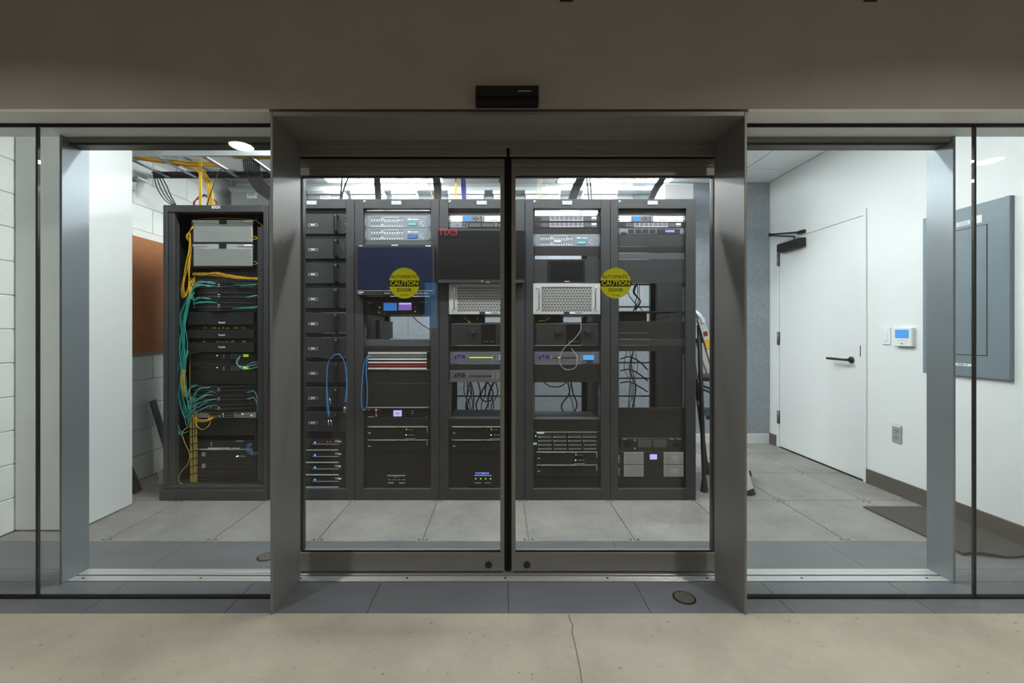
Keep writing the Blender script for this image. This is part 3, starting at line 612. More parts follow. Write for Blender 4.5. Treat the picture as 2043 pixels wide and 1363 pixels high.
t = gear('receiver', 'RK04', 443, 455, 'gear_dark', 'dark unit with two grey windows below the white unit of RK04', 'rack unit')
det(t, 'pale_end', 'gear_grey', 897, 922, 443.6, 454.4, .003); det(t, 'blue_mark', 'logo_glow', 909, 915, 448, 451, .004)
for u0 in (936.5, 962): det(t, 'window', 'blank_lite', u0, u0 + 23, 446, 453.2, .003)
many(t, 'button', 'silver_dull', [(925 + 6 * k, 926.6 + 6 * k, v_, v_ + 1.6) for k in range(2) for v_ in (445, 449, 453)] + [(988, 991, 446, 448), (988, 991, 450, 452), (994, 1000, 449, 450)])
blank('RK04', 455.4, 463, 'blank', False)
t = monitor(873.5, 1047.5, 459.3, 565, 'screen_black', 'wide black-screened monitor on the front of rack RK04', 557.5, False)
det(t, 'chin', 'blank', 874.5, 1046.5, 558, 564.4, .002, YM); det(t, 'logo', 'silver_dull', 960.5, 963.5, 560, 562.5, .003, YM)
det(t, 'lower_mark', 'print_white', 970, 977, 563, 564, .003, YM)
def mesh_server(rk, label):
    a, c = U0[rk], U1[rk]; v0, v1 = 565.6, 627; y = GY - .03
    t = thing('perforated_server', label, 'server', (X((a + c) / 2, y), y, Z(v1, y)), 'silver perforated servers')
    p0, p1, q0, q1 = a + 16.5, c - 16.5, 572.5, 621.5       # perforated field
    b = B(); b.box(X(a, y), X(p0, y), y, y + .035, Z(v1, y), Z(v0, y)).box(X(p1, y), X(c, y), y, y + .035, Z(v1, y), Z(v0, y))
    b.box(X(p0, y), X(p1, y), y, y + .035, Z(v1, y), Z(q1, y)).box(X(p0, y), X(p1, y), y, y + .035, Z(q0, y), Z(v0, y))
    mk('bezel', b, 'silver', t)
    W, H = X(p1, y) - X(p0, y), Z(q0, y) - Z(q1, y); n = 17; px_ = W / n; rows = 9; pz_ = H / rows; b = B()
    for j in range(rows):
        for i in range(n + (j % 2)):
            cx_ = X(p0, y) + (i + (.5 if j % 2 == 0 else 0)) * px_; cz_ = Z(q0, y) - (j + .5) * pz_
            O = []; I = []
            for k in range(6):
                q = math.pi / 6 + k * math.pi / 3
                ox = min(max(cx_ + px_ * .577 * math.cos(q), X(p0, y)), X(p1, y)); oz = cz_ + pz_ * .667 * math.sin(q) * (1 if True else 1)
                oz = min(max(oz, Z(q1, y)), Z(q0, y)); O.append((ox, y + .002, oz))
                ix = min(max(cx_ + px_ * .455 * math.cos(q), X(p0, y)), X(p1, y)); I.append((ix, y + .002, cz_ + px_ * .455 * math.sin(q)))
            b.add(O + I, [(k, (k + 1) % 6, 6 + (k + 1) % 6, 6 + k) for k in range(6)])
            for k in range(3):
                q = math.pi / 2 + k * 2 * math.pi / 3; dx, dz = math.cos(q), math.sin(q); wd = px_ * .06
                v = [(cx_ - dz * wd, cz_ + dx * wd), (cx_ + dz * wd, cz_ - dx * wd), (cx_ + dz * wd + dx * px_ * .455, cz_ - dx * wd + dz * px_ * .455), (cx_ - dz * wd + dx * px_ * .455, cz_ + dx * wd + dz * px_ * .455)]
                b.add([(min(max(p[0], X(p0, y)), X(p1, y)), y + .004, p[1]) for p in v], [(0, 1, 2, 3)])
    mk('perforated_front', b, 'silver', t, stuff=True)
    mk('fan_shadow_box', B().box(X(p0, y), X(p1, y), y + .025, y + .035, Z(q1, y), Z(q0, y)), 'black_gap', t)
    mk('chassis', B().box(X(a + 3, y), X(c - 3, y), y + .036, y + .6, Z(v1, y), Z(v0, y)), 'silver_dull', t)
    for u_ in (a + 11, c - 11):
        x_ = X(u_, y); mk('handle', B().tube([(x_, y + .002, Z(616, y)), (x_, y - .022, Z(614, y)), (x_, y - .022, Z(575, y)), (x_, y + .002, Z(573, y))], .005, 8, 4), 'chrome', t, True)
        for v_ in (576.5, 619): put('screw', SCREW_LITE, t, (X(u_ - (4 if u_ < 1000 and rk == 'RK04' or u_ < 1100 else -4), y), y, Z(v_, y)))
    det(t, 'dark_badge', 'print_dark', a + 61, a + 72, 622, 627, .002, y); det(t, 'white_tag', 'paper', a + 73, a + 82, 622.6, 626.2, .002, y); det(t, 'printed_line', 'print_dark', a + 85, a + 98, 624, 624.9, .001, y)
mesh_server('RK04', 'silver server with perforated honeycomb front in RK04'); mesh_server('RK05', 'silver server with perforated honeycomb front in RK05')
def gap_device(rk, label, ya):
    t = gear('small_switch', rk, 629, 643.5, 'gear_black', label, 'rack unit', .25, 'black shelf units below the silver servers', y=GY + .03, u=(U0[rk] + 1, U0[rk] + (72 if rk == 'RK04' else 60)), screws=False)
    y = GY + .03; a = U0[rk]
    many(t, 'port', 'silver_dull', [(a + 19 + 4 * k, a + 22 + 4 * k, 633, 633.6) for k in range(4)] + [(a + 55, a + 57, 630, 631.5), (a + 56, a + 58, 636, 638)], .002, y)
    return t
gap_device('RK04', 'low black unit with a yellow lead below the silver server of RK04', 0); gap_device('RK05', 'low black unit with a yellow lead below the silver server of RK05', 0)
for rk in ('RK04', 'RK05'):
    mk('support_bar', B().box(X(U0[rk], GY), X(U1[rk], GY), GY + .01, GY + .03, Z(645, GY), Z(643.6, GY)), 'rack_in', RK[rk][0])
def preamp(rk, label):
    t = gear('audio_processor', rk, 645.2, 689, 'gear_dark', label, 'audio unit', group='dark audio units with round dials'); a = U0[rk]
    mk('front_shell', B().box(X(a + 5, GY), X(a + 129, GY), GY - .014, GY, Z(688, GY), Z(646, GY), .003), 'gear_dark', t)
    d = knob(t, 'dial', 'blank', a + 48.5, 659.5, 6.8, .034, GY, 28); knob(t, 'dial', 'blank', a + 107, 659.5, 6.0, .034, GY, 28)
    w_ = det(t, 'black_window', 'screen_black', a + 65, a + 93.5, 646.8, 686.6, .0165)
    for k in range(4): knob(w_, 'touch_key', 'silver_dull', a + 71 + 5.6 * k, 681.3, 1.0, .018)
    det(t, 'edge_line', 'silver_dull', a + 7, a + 128, 688.2, 689, .010); det(t, 'printed_line', 'blank_lite', a + 118, a + 126, 683, 683.8, .0155)
preamp('RK04', 'dark audio unit with round dial and black window in RK04'); preamp('RK05', 'dark audio unit with two round dials in RK05')
for rk in ('RK04', 'RK05'): blank(rk, 690, 702, 'blank_dark')
def logo_avid(t, u0, v0, u1, v1, glow):
    y = GY; w_ = u1 - u0; x = lambda f: X(u0 + w_ * f, y); zt, zb = Z(v0, y), Z(v1, y); zm = (zt + zb) / 2
    polys = ([(x(0), zb), (x(.30), zb), (x(.16), zt)], [(x(.26), zt), (x(.54), zt), (x(.40), zb)], [(x(.58), zt), (x(.66), zt), (x(.66), zb), (x(.58), zb)], [(x(.72), zt), (x(.80), zt), (x(1), zm), (x(.80), zb), (x(.72), zb)])
    for p in polys:
        cx_ = sum(q[0] for q in p) / len(p); cz_ = sum(q[1] for q in p) / len(p)
        o = mk('logo_mark', B().prism([(cx_ + (q[0] - cx_) * 1.22, cz_ + (q[1] - cz_) * 1.26) for q in p], y - .0015, y), 'logo_glow' if glow else 'gear_mid', t)
        mk('logo_core', B().prism(p, y - .0022, y), 'logo_dark', o)
def avid(rk, v0, label, meter, glow, lcd):
    t = gear('audio_interface', rk, v0, v0 + 24.2, 'gear_mid', label, 'audio unit', group='grey audio interfaces', u=(U0[rk] + 2, U1[rk] - 1), screws=False); a = U0[rk]
    logo_avid(t, a + 9.5, v0 + 5.5, a + 34, v0 + 14.5, glow)
    for k in range(16):
        u_ = a + 41 + 2.9 * k; det(t, 'meter_light', 'led_lime' if (meter == 'all' or (meter == 'some' and k in (3, 4))) else 'gear_dark', u_, u_ + 1.9, v0 + 10.6, v0 + 12.6, .003)
    many(t, 'legend', 'silver_dull', [(a + 41 + 2.9 * k, a + 42 + 2.9 * k, v0 + 15.6, v0 + 16.6) for k in range(16)] + [(a + 35.5, a + 37.5, v0 + q, v0 + q + 2) for q in (7, 11)] + [(a + 86, a + 88.6, v0 + q, v0 + q + 2.4) for q in (7, 11, 15)] + [(a + 94 + 3.5 * k, a + 96 + 3.5 * k, v0 + q, v0 + q + 1.4) for k in range(2) for q in (6.5, 9.6, 12.6, 15.6)])
    if lcd: det(t, 'display', 'lcd_sky', a + 100, a + 121, v0 + 6.5, v0 + 16.2, .003); det(t, 'small_badge', 'print_dark', a + 107, a + 117, v0 + 18.6, v0 + 22.6, .002)
avid('RK04', 702, 'grey audio interface with lit logo and full row of green lights in RK04', 'all', True, True)
blank('RK04', 726.6, 738.2, 'blank_dark', False)
avid('RK04', 738.4, 'grey audio interface with unlit logo and dark meter in RK04', 'none', False, False)
blank('RK04', 836.3, 850, 'blank_dark', False)
mk('shelf', B().box(X(U0['RK04'], GY), X(U1['RK04'], GY), GY, GY + .36, Z(836.3, GY), Z(835.3, GY)), 'rack', RK['RK04'][0])
server('RK04', 850.5, 876, 'black grille server in RK04, upper of two'); server('RK04', 876.5, 900.5, 'black grille server in RK04, lower of two', False)
ups('RK04', True, 'tall black battery unit showing a blue system message at the foot of RK04')

# ---- RK05
def lit_amp(rk, v0, label):
    t = gear('amplifier', rk, v0, v0 + 12, 'gear_dark', label, 'rack unit', group='slim amplifiers with blue-white lights'); a = U0[rk]
    for u0 in (a + 16, a + 102): det(t, 'vent', 'blank_lite', u0, u0 + 14, v0 + 2, v0 + 10, .002)
    f = det(t, 'light_strip', 'gear_mid', a + 31.5, a + 101, v0 + 1.2, v0 + 10.8, .002)
    many(f, 'signal_light', 'led_white', [(a + 33.8 + 9.1 * k, a + 35 + 9.1 * k, v0 + q, v0 + q + 1.8) for k in range(8) for q in (2.2, 6)], .003)
    det(f, 'underline', 'print_white', a + 34, a + 99.5, v0 + 9, v0 + 9.6, .003); det(t, 'label_mark', 'print_white', a + 116.5, a + 126, v0 + 2, v0 + 6, .002); det(t, 'label_mark', 'gear_grey', a + 116.5, a + 126, v0 + 7.2, v0 + 9.4, .002)
    knob(t, 'power_button', 'black', a + 9.5, v0 + 6, 2, .004)
lit_amp('RK05', 430.8, 'slim unit with eight blue-white light pairs in RK05, upper of two'); lit_amp('RK05', 443.2, 'slim unit with eight blue-white light pairs in RK05, lower of two')
blank('RK05', 455.4, 466.6, 'blank_dark', False)
t = gear('signal_router', 'RK05', 467, 491.8, 'gear_grey', 'grey signal unit with cyan display standing alone in RK05', 'rack unit', group='grey signal units'); router(t, 467, 337.5, 'lcd_cyan', 'lcd_text')
det(t, 'paper_tag', 'print_white', 1106, 1119, 480.5, 483.5, .003)
blank('RK05', 492.2, 510.5, 'blank_dark', False); blank('RK05', 517.2, 565, 'blank')
t = thing('tablet_display', 'small black tablet display on a panel of rack RK05', 'display', (X(1130.5, GY - .012), GY - .012, Z(565, GY - .012)))
y = GY - .012
mk('housing', B().box(X(1094, y), X(1167, y), y, y + .012, Z(564.5, y), Z(518.5, y), .002), 'gear_black', t); det(t, 'screen', 'screen_black', 1098, 1163, 522, 560, .001, y); det(t, 'logo', 'print_white', 1126.5, 1136, 561, 562.2, .001, y)
avid('RK05', 702, 'grey audio interface with lit logo and blue display in RK05', 'some', True, True)
blank('RK05', 727, 763, 'blank_dark')
mk('shelf', B().box(X(U0['RK05'], GY), X(U1['RK05'], GY), GY, GY + .30, Z(837, GY), Z(836, GY)), 'blank_lite', RK['RK05'][0]); blank('RK05', 837, 861, 'blank_dark', False)
t = gear('storage_server', 'RK05', 861.4, 899.8, 'gear_black', 'black storage server with sixteen drive bays in RK05', 'server', .6, screws=False); a = U0['RK05']
det(t, 'top_trim', 'silver_dull', a + 6, a + 127, 861.8, 862.8, .006); det(t, 'white_tag', 'paper', a + 7, a + 21.5, 862, 865, .007)
for r_ in range(4):
    for k in range(4):
        u0 = a + 10 + 29.7 * k; v_ = 866.2 + 7.9 * r_
        d = det(t, 'drive_bay', 'gear_dark', u0, u0 + 26.5, v_, v_ + 7, .006, c=.0008); det(d, 'bay_edge', 'silver_dull', u0 + 1.5, u0 + 26, v_ + 5, v_ + 5.9, .010)
        if r_ < 2 or k == 0: det(d, 'green_light', 'led_green', u0 + .5, u0 + 1.7, v_ + 4.8, v_ + 6, .011)
knob(t, 'power_light', 'led_blue', a + 5, 870, 1.6, .004); det(t, 'side_tag', 'paper', a, a + 7.5, 883, 887.4, .004)
server('RK05', 900.6, 925.8, 'black grille server in RK05, upper of two'); server('RK05', 926.4, 950, 'black grille server in RK05, lower of two', False)
blank('RK05', 950.5, 974.5, 'blank_dark', False)

# ---- RK06
blank('RK06', 416.4, 430.4, 'blank', False)
white_unit('RK06', 430.8, 'white rack unit with blue display at the top of RK06')
lit_amp('RK06', 443.4, 'slim unit with eight blue-white light pairs in RK06')
t = gear('network_storage', 'RK06', 455.6, 467.2, 'gear_grey', 'pale slim unit with four dark bays in RK06', 'rack unit'); a = U0['RK06']
for k in range(4): det(t, 'bay', 'gear_dark', a + 21 + 14.2 * k, a + 33 + 14.2 * k, 457.4, 465, .003)
d = det(t, 'control_face', 'logo_dark', a + 78, a + 124, 457.2, 465.4, .003); det(d, 'display', 'lcd_violet', a + 95, a + 113, 459.4, 463.6, .004)
det(t, 'dark_tag', 'print_dark', a + 7, a + 17.5, 463.4, 467, .004)
blank('RK06', 467.6, 492, 'blank'); blank('RK06', 492, 504.6, 'blank_dark', False); blank('RK06', 504.8, 517.6, 'blank_lite', False); blank('RK06', 517.8, 566, 'blank')
r6 = RK['RK06'][0]
for v_, dp, m_ in ((621, .3, 'blank'), (641, .3, 'blank')): mk('shelf', B().box(X(U0['RK06'], GY), X(U1['RK06'], GY), GY, GY + dp, Z(v_ + 1, GY), Z(v_, GY)), m_, r6)
t = solo('shelf_box', B().box(X(1240, 3.2), X(1287, 3.2), 3.16, 3.38, Z(637.5, 3.16) - .012, Z(624, 3.16), .003), 'gear_black', 'small black device box on a shelf of rack RK06', 'device')
blank('RK06', 641.8, 664.8, 'blank_dark', False); blank('RK06', 664.8, 676.6, 'blank_dark', False); blank('RK06', 676.8, 689.2, 'blank', False); blank('RK06', 689.2, 701, 'blank_dark', False)
blank('RK06', 813, 874, 'blank_dark', False)
t = gear('recorder_deck', 'RK06', 875, 900.4, 'gear_black', 'black dual-screen recorder deck near the foot of RK06', 'rack unit', u=(U0['RK06'] + 5, U1['RK06'] - 3))
for u0 in (1273, 1303): det(t, 'screen', 'blank_lite', u0, u0 + 26.5, 877.5, 892.5, .003)
for u_ in (1253, 1349): knob(t, 'speaker', 'screen_black', u_, 885, 7.5, .005)
many(t, 'mark', 'silver_dull', [(1243, 1249, 876, 877), (1336, 1344, 875.8, 876.6), (1350, 1359, 875.8, 876.6)]); knob(t, 'blue_light', 'lcd_sky', 1266.5, 878.5, 1.3, .003); knob(t, 'jack', 'chrome', 1266, 895, 2.2, .004)
t = gear('battery_backup', 'RK06', 901, 951, 'gear_black', 'black battery backup with silver mesh grilles at the foot of RK06', 'power supply', .6, screws=False)
for v0 in (902.4, 927.4):
    for u0 in (1244.6, 1324): 
        y = GY; g = det(t, 'mesh_grille', 'silver_dull', u0, u0 + 38.8, v0, v0 + 23, .006)
        many(g, 'mesh_hole', 'print_dark', [(u0 + 1.5 + 2.4 * i + (1.2 if j % 2 else 0), u0 + 2.6 + 2.4 * i + (1.2 if j % 2 else 0), v0 + 1.4 + 1.9 * j, v0 + 2.3 + 1.9 * j) for i in range(15) for j in range(11) if not (u0 > 1300 and 13 < 1.5 + 2.4 * i < 27 and 6 < 1.4 + 1.9 * j < 16)], .0068)
        if u0 > 1300: det(g, 'grille_badge', 'galv', u0 + 13.5, u0 + 26, v0 + 8, v0 + 15, .008)
    many(t, 'connector', 'silver_dull', [(1233.6, 1235.8, v0 + 6 + 4.2 * k, v0 + 8.4 + 4.2 * k) for k in range(4)], .006)
d = det(t, 'display', 'lcd_violet', 1296.5, 1310.5, 906.6, 916.6, .004); det(t, 'seam', 'black_gap', 1243, 1364, 925.6, 927, .001)
blank('RK06', 951.4, 974.5, 'blank_dark', False)

# ------------------------------------------------------------------ RK01 network cabinet
xa, xb, x0, x1 = X(325, RF), X(534.2, RF), X(346, RF), X(525, RF); ztop1, zb1, zt1, yb = Z(409, RF), Z(970, RF), Z(423, RF), 3.95
c1 = thing('network_cabinet', 'wide dark network cabinet lettered RK01 full of teal and yellow cables', 'rack', ((xa + xb) / 2, 3.5, 0))
mk('front_post', B().box(xa, xa + .03, RF, RF + .05, .02, ztop1, .003), 'rack', c1); mk('front_post_inner', B().box(xa + .03, x0, RF + .008, RF + .05, .09, zt1, .003), 'rack', c1)
mk('front_post', B().box(x1, xb, RF, RF + .05, .02, ztop1, .003), 'rack', c1)
mk('top_rail', B().box(xa + .03, x1, RF, RF + .05, zt1, ztop1, .003), 'rack', c1)
mk('base_rail', B().box(xa - .02, xb, RF - .012, RF + .05, 0, .075, .004), 'rack', c1); mk('base_step', B().box(xa + .03, x1, RF, RF + .05, .075, zb1, .003), 'rack', c1)
mk('side_panel', B().box(xa, xa + .012, RF + .05, yb, .02, ztop1), 'rack_in', c1); mk('side_panel', B().box(xb - .012, xb, RF + .05, yb, .02, ztop1), 'rack_in', c1)
mk('back_panel', B().box(xa + .012, xb - .012, yb - .012, yb, .02, ztop1), 'rack_in', c1)
mk('top_panel', B().box(xa + .012, xb - .012, RF + .05, yb - .012, ztop1 - .014, ztop1), 'rack_in', c1); mk('base_pan', B().box(xa + .012, xb - .012, RF + .05, yb - .012, .02, .09), 'rack_in', c1)
plate(c1, 'RK01', 431.5, 413.8, RF, on_plate=False)
for xx, nm in ((X(353, 3.15), 0), (X(384, G1), 1), (X(509, G1), 1)):
    rl = mk('mounting_rail', B().box(xx - .010, xx + .012, (3.15, G1 + .012)[nm], (3.155, G1 + .017)[nm], zb1, zt1), 'rack', c1) if nm == 0 else mk('mounting_rail', B().box(xx - .010, xx + .012, G1 + .012, G1 + .017, zb1, zt1), 'rack_in', c1)
    h = B(); zz = zb1 + .02; yy = (3.15, G1 + .012)[nm]
    while zz < zt1 - .02: h.box(xx - .003, xx + .003, yy - .002, yy, zz, zz + .006); zz += .0222
    mk('rail_hole', h, 'silver_dull', rl, stuff=True)
mk('vertical_bar', B().box(X(350.5, 3.12), X(353.5, 3.12), 3.12, 3.14, Z(780, 3.12), Z(444, 3.12), .002), 'blank_lite', c1); mk('vertical_bar', B().box(X(355, 3.14), X(357, 3.14), 3.14, 3.15, Z(900, 3.14), Z(448, 3.14), .002), 'blank', c1)
mk('cable_duct_cover', B().box(X(514.5, 3.14), X(525.5, 3.14), 3.135, 3.15, Z(968, 3.14), Z(453, 3.14), .002), 'rack', c1)
def b1(v0, v1, mat='blank_dark', pr=0., u=(380, 511)): return mk('blank_or_gap_panel', B().box(X(u[0], G1), X(u[1], G1), G1 - pr, G1 + .004, Z(v1, G1), Z(v0, G1), .001), mat, c1)
N1 = (380, 511)
for v0, lb in ((438.5, 'pale grey ribbed chassis in RK01, upper of two'), (486.5, 'pale grey ribbed chassis in RK01, lower of two')):
    y = G1 - .05; t = thing('ribbed_chassis', lb, 'chassis', (X(444, y), y, Z(v0 + 47, y)), 'pale ribbed chassis of RK01')
    mk('body', B().box(X(383, G1 - .03), X(506, G1 - .03), y + .012, G1 + .4, Z(v0 + 47.5, y), Z(v0 - .5, y)), 'gear_dark', t)
    mk('face', B().box(X(386, y), X(503.5, y), y, y + .012, Z(v0 + 44.5, y), Z(v0 + 6.5, y), .002), 'silver_dull', t)
    rb = B()
    for k in range(20): rb.box(X(389, y), X(501, y), y - .0025, y, Z(v0 + 10.2 + 1.75 * k, y), Z(v0 + 9.4 + 1.75 * k, y))
    mk('rib', rb, 'silver_dull', t, stuff=True)
    mk('upper_bezel', B().box(X(384, y), X(504.5, y), y, y + .012, Z(v0 + 6.3, y), Z(v0 + .5, y), .001), 'silver_dull', t)
    for u0, u1 in ((385, 414), (474, 504)): det(t, 'latch', 'galv', u0, u1, v0 + 1, v0 + 6, .003, y, .0008)
    det(t, 'white_tag', 'print_white', 488, 503.5, v0 + 1.6, v0 + 5, .005, y); det(t, 'lock', 'gear_black', 438, 452, v0 + .6, v0 + 9, .006, y)
b1(536, 543, 'rack_in'); b1(543, 561, 'blank')
def vpanel(v0, v1, lb):
    hw = (X(511, G1) - X(380, G1)) / 2; xm = (X(511, G1) + X(380, G1)) / 2
    t = thing('patch_field', lb, 'patch panel', (xm, G1, Z(v1, G1)), 'angled patch panels of RK01')
    bend = lambda x, y, z: (x, y - .05 * (1 - abs(x - xm) / hw), z)
    z0, z1 = Z(v1, G1) + .0006, Z(v0, G1) - .0006
    for s_ in (-1, 1): mk('wing', B().box(xm, xm + s_ * hw, G1, G1 + .006, z0, z1).mapped(bend), 'gear_black', t)
    p, q, w_ = B(), B(), B(); n = 24; H = z1 - z0
    for s_ in (-1, 1):
        for k in range(12):
            x_ = xm + s_ * (.022 + .0168 * k + (.006 if k > 5 else 0))
            for f in (.30, .74):
                p.box(x_ - .006, x_ + .006, G1 - .0015, G1 + .001, z0 + H * f - .0055, z0 + H * f + .0055)
                q.box(x_ - .004, x_ + .002, G1 - .002, G1 + .001, z0 + H * f + .008, z0 + H * f + .0105)
    mk('port', p.mapped(bend), 'screen_black', t, stuff=True); mk('port_label', q.mapped(bend), 'silver_dull', t, stuff=True)
    for f in (.42, .62): mk('centre_label', B().box(xm - .008, xm + .008, G1 - .0525, G1 - .0505, z0 + H * f, z0 + H * f + .004), 'print_white', t)
for v0, lb in ((562, 'upper bank, top'), (582, 'upper bank, middle'), (602, 'upper bank, bottom'), (768, 'lower bank, top'), (786, 'lower bank, middle'), (804, 'lower bank, bottom')):
    vpanel(v0, v0 + (19.8 if v0 < 700 else 17.8), f'black angled patch panel in RK01, {lb} of three')
for v0, v1, vt, pos in ((623, 648.5, 643.8, 'topmost'), (658.5, 675.5, 668.6, 'middle'), (683.5, 703, 692.7, 'lowest')):
    t = solo('cable_manager', B().box(X(380, G1), X(511, G1), G1 - .03, G1 + .004, Z(v1, G1), Z(v0, G1), .003), 'blank_dark', f'black cable manager cover with white lettering in RK01, {pos} of three', 'cable manager', 'cable managers of RK01')
    word(t, 'Panduit', 442.7, vt, .0165, 'print_white', y=G1 - .03, bold=.0006)
for v0, v1 in ((649, 658), (676, 683)):
    b1(v0, v1, 'rack_in'); r_ = random.Random(v0)
    mk('patch_row', B(), 'silver_dull', c1) if False else many(c1, 'patch_row', 'yellow_pale', [(u_, u_ + 1.6, v0 + 3 + r_.random() * 3, v0 + 6.4 + r_.random()) for u_ in [404 + 2.4 * k + (6 if k % 8 == 7 else 0) for k in range(38)] if r_.random() > .45], .012, G1)
for v0, w_ in ((705.5, 'upper'), (729.5, 'lower')):
    t = gear('network_switch', None, v0, v0 + 11.5, 'gear_black', f'dark network switch with green port lights in RK01, {w_} of two', 'network switch', .3, 'dark switches of RK01', y=G1, u=N1)
    many(t, 'port', 'silver_dull', [(461 + 4.6 * k, 464 + 4.6 * k, v0 + q, v0 + q + .7) for k in range(4) for q in (2, 5.2, 8.6)] + [(444.5, 449, v0 + q, v0 + q + .7) for q in (2, 5.2, 8.6)] + [(446.4, 447, v0 + 2, v0 + 9)], .002, G1)
    many(t, 'port_light', 'led_lime', [(485.5 + 2.2 * k, 487 + 2.2 * k, v0 + q, v0 + q + 1) for k in range(5) for q in (2.4, 5)], .003, G1); det(t, 'status_light', 'led_lime', 432.6, 434.4, v0 + 3, v0 + 5, .003, G1)
b1(717.2, 729.2, 'rack_in'); b1(741.2, 767.5, 'blank_dark')
t = gear('silver_switch', None, 822.5, 833.8, 'silver_dull', 'silver network switch with lit ports in RK01', 'network switch', .3, y=G1, u=N1, screws=False)
many(t, 'port', 'print_dark', [(418 + 4.1 * k, 421.2 + 4.1 * k, v_, v_ + 3.2) for k in range(12) for v_ in (824.6, 829.2)] + [(474, 480, 824.6, 826.2), (487, 497, 829.4, 830.6)], .002, G1)
for u_, m_, v_ in ((445.5, 'led_green', 826), (446, 'led_blue', 830.4), (438.6, 'led_green', 830.5), (484, 'led_white', 825.8), (502, 'led_lime', 829)): det(t, 'port_light', m_, u_ - 1, u_ + 1, v_ - .8, v_ + .8, .003, G1)
b1(834.2, 869, 'blank_dark')
t = gear('slim_server', None, 879, 894.6, 'gear_black', 'slim black server with pale lower trim near the foot of RK01', 'server', .6, y=G1, u=N1, screws=False)
det(t, 'trim_line', 'silver', 416, 461, 893.4, 895, .008, G1); det(t, 'trim_line', 'silver', 464.5, 479, 893.4, 895, .008, G1); det(t, 'tag', 'silver_dull', 472, 486, 879.4, 880.6, .006, G1); many(t, 'mark', 'silver_dull', [(420.6, 423, 883, 886), (420.6, 423, 888, 890)], .004, G1)
t = server('RK03', 895.4, 968, 'deep black grille server at the foot of RK01', False, u=N1, y=G1)
for v_ in (906, 929): det(t, 'square_tag', 'galv', 404.5, 411.5, v_ - 4, v_ + 4, .012, G1)
knob(t, 'power_light', 'led_white', 474.5, 910, 1.2, .016, G1); many(t, 'indicator', 'silver_dull', [(478 + 4 * k, 480 + 4 * k, 909, 910.6) for k in range(4)], .0135, G1)

# ------------------------------------------------------------------ cables
def W(u, v, y): return (X(u, y), y, Z(v, y))
def cable(name, label, group, pts, r, mat, n=5, sub=6):
    return solo(name, B().tube(pts, r, n, sub), mat, label, 'cable', group, smooth=True)
R = random.Random(4)
def J(a): return (R.random() - .5) * 2 * a
TE, YE = 'teal patch cables of RK01', 'yellow patch cables of RK01'
for k in range(16):                                   # teal bundle hanging down the left side
    u0 = 352 + 30 * R.random(); y_ = 3.12 + .05 * R.random(); v1 = R.choice([770, 790, 806, 816]) + J(8); um = 351 + 20 * R.random()
    cable('teal_cable', 'teal patch cable in the bundle down the left side of RK01', TE, [W(388, 566 + 50 * R.random(), G1 - .02), W(380 + J(3), 590 + J(10), y_), W(362 + J(9), 640 + J(14), y_), W(366 + J(8), 690 + J(12), y_), W(um, 750 + J(20), y_), W(um + 10 + J(5), v1 + 20 + J(15), y_), W(380 + J(3), v1 + 6, y_ + .02), W(392, v1, G1 - .01)], .0027, 'teal')
for k in range(3):
    cable('teal_cable', 'long teal loop hanging lowest in RK01', 'low teal loops of RK01', [W(372 + J(4), 700, 3.14), W(353 + J(2), 800, 3.13), W(356 + J(3), 850 + 6 * k, 3.13), W(366, 864 + J(4), 3.14), W(376, 860, 3.16)], .0026, 'teal')
for v0, ue, nn, rw in ((566, 446, 5, 'first'), (572, 436, 6, 'second'), (598, 424, 4, 'third'), (606, 440, 5, 'fourth')):
    for k in range(nn):
        e = ue - 9 * R.random() * 2; cable('teal_cable', f'teal patch cable plugged into the upper left ports of RK01, {rw} row down', TE + f', upper left {rw} row', [W(386, v0 + 2 + J(3), 3.16), W(398, v0 - 3 + J(2), 3.15), W((398 + e) / 2 + 6, v0 - 2 + J(2), 3.14), W(e, v0 + J(1.6), G1 - .03)], .0024, R.choice(['teal', 'teal_pale', 'teal']))
for v0, ue, nn, rw in ((569, 458, 4, 'first'), (593, 482, 3, 'second'), (615, 460, 5, 'third')):
    for k in range(nn):
        e = ue + 22 * R.random(); cable('teal_cable', f'teal patch cable plugged into the upper right ports of RK01, {rw} row down', TE + f', upper right {rw} row', [W(517, v0 - 3 + J(2), 3.155), W(505, v0 - 2 + J(2), 3.14), W(e, v0 + 1 + J(1.4), G1 - .03)], .0024, R.choice(['teal', 'teal_pale']))
for v0, ue in ((773, 420), (776, 412), (785, 434), (788, 426), (790, 416), (797, 436), (800, 424), (803, 414), (811, 438), (814, 424)):
    cable('teal_cable', 'teal patch cable plugged into the lower left ports of RK01', TE + ', lower left', [W(385, v0 + 14 + J(8), 3.15), W(396, v0 + 6 + J(4), 3.13), W((396 + ue) / 2 + 4, v0 - 1 + J(2), 3.125), W(ue, v0 + J(1), G1 - .03)], .0026, R.choice(['teal', 'teal_pale', 'teal_pale']))
for v0 in (783, 796): 
    for k in range(2): cable('teal_cable', 'teal patch cable plugged into the lower right ports of RK01', TE + ', lower right', [W(492 + 4 * k, v0 + k, G1 - .03), W(506, v0 - 2 - k, 3.14), W(513, v0 + 8 + 4 * k, 3.145), W(513, v0 + 26, 3.15)], .0025, 'teal_pale')
for k in range(3): cable('teal_cable', 'teal lead looping from the dark switches of RK01', TE + ', at the switches', [W(480, 710 + 22 * (k > 1), G1 - .012), W(471 + 2 * k, 722 + 4 * k, 3.14), W(484 + 3 * k, 737 - 3 * k, 3.13), W(503, 735 - 6 * k, 3.13), W(516, 731 - 4 * k, 3.15)], .0023, 'teal_pale')
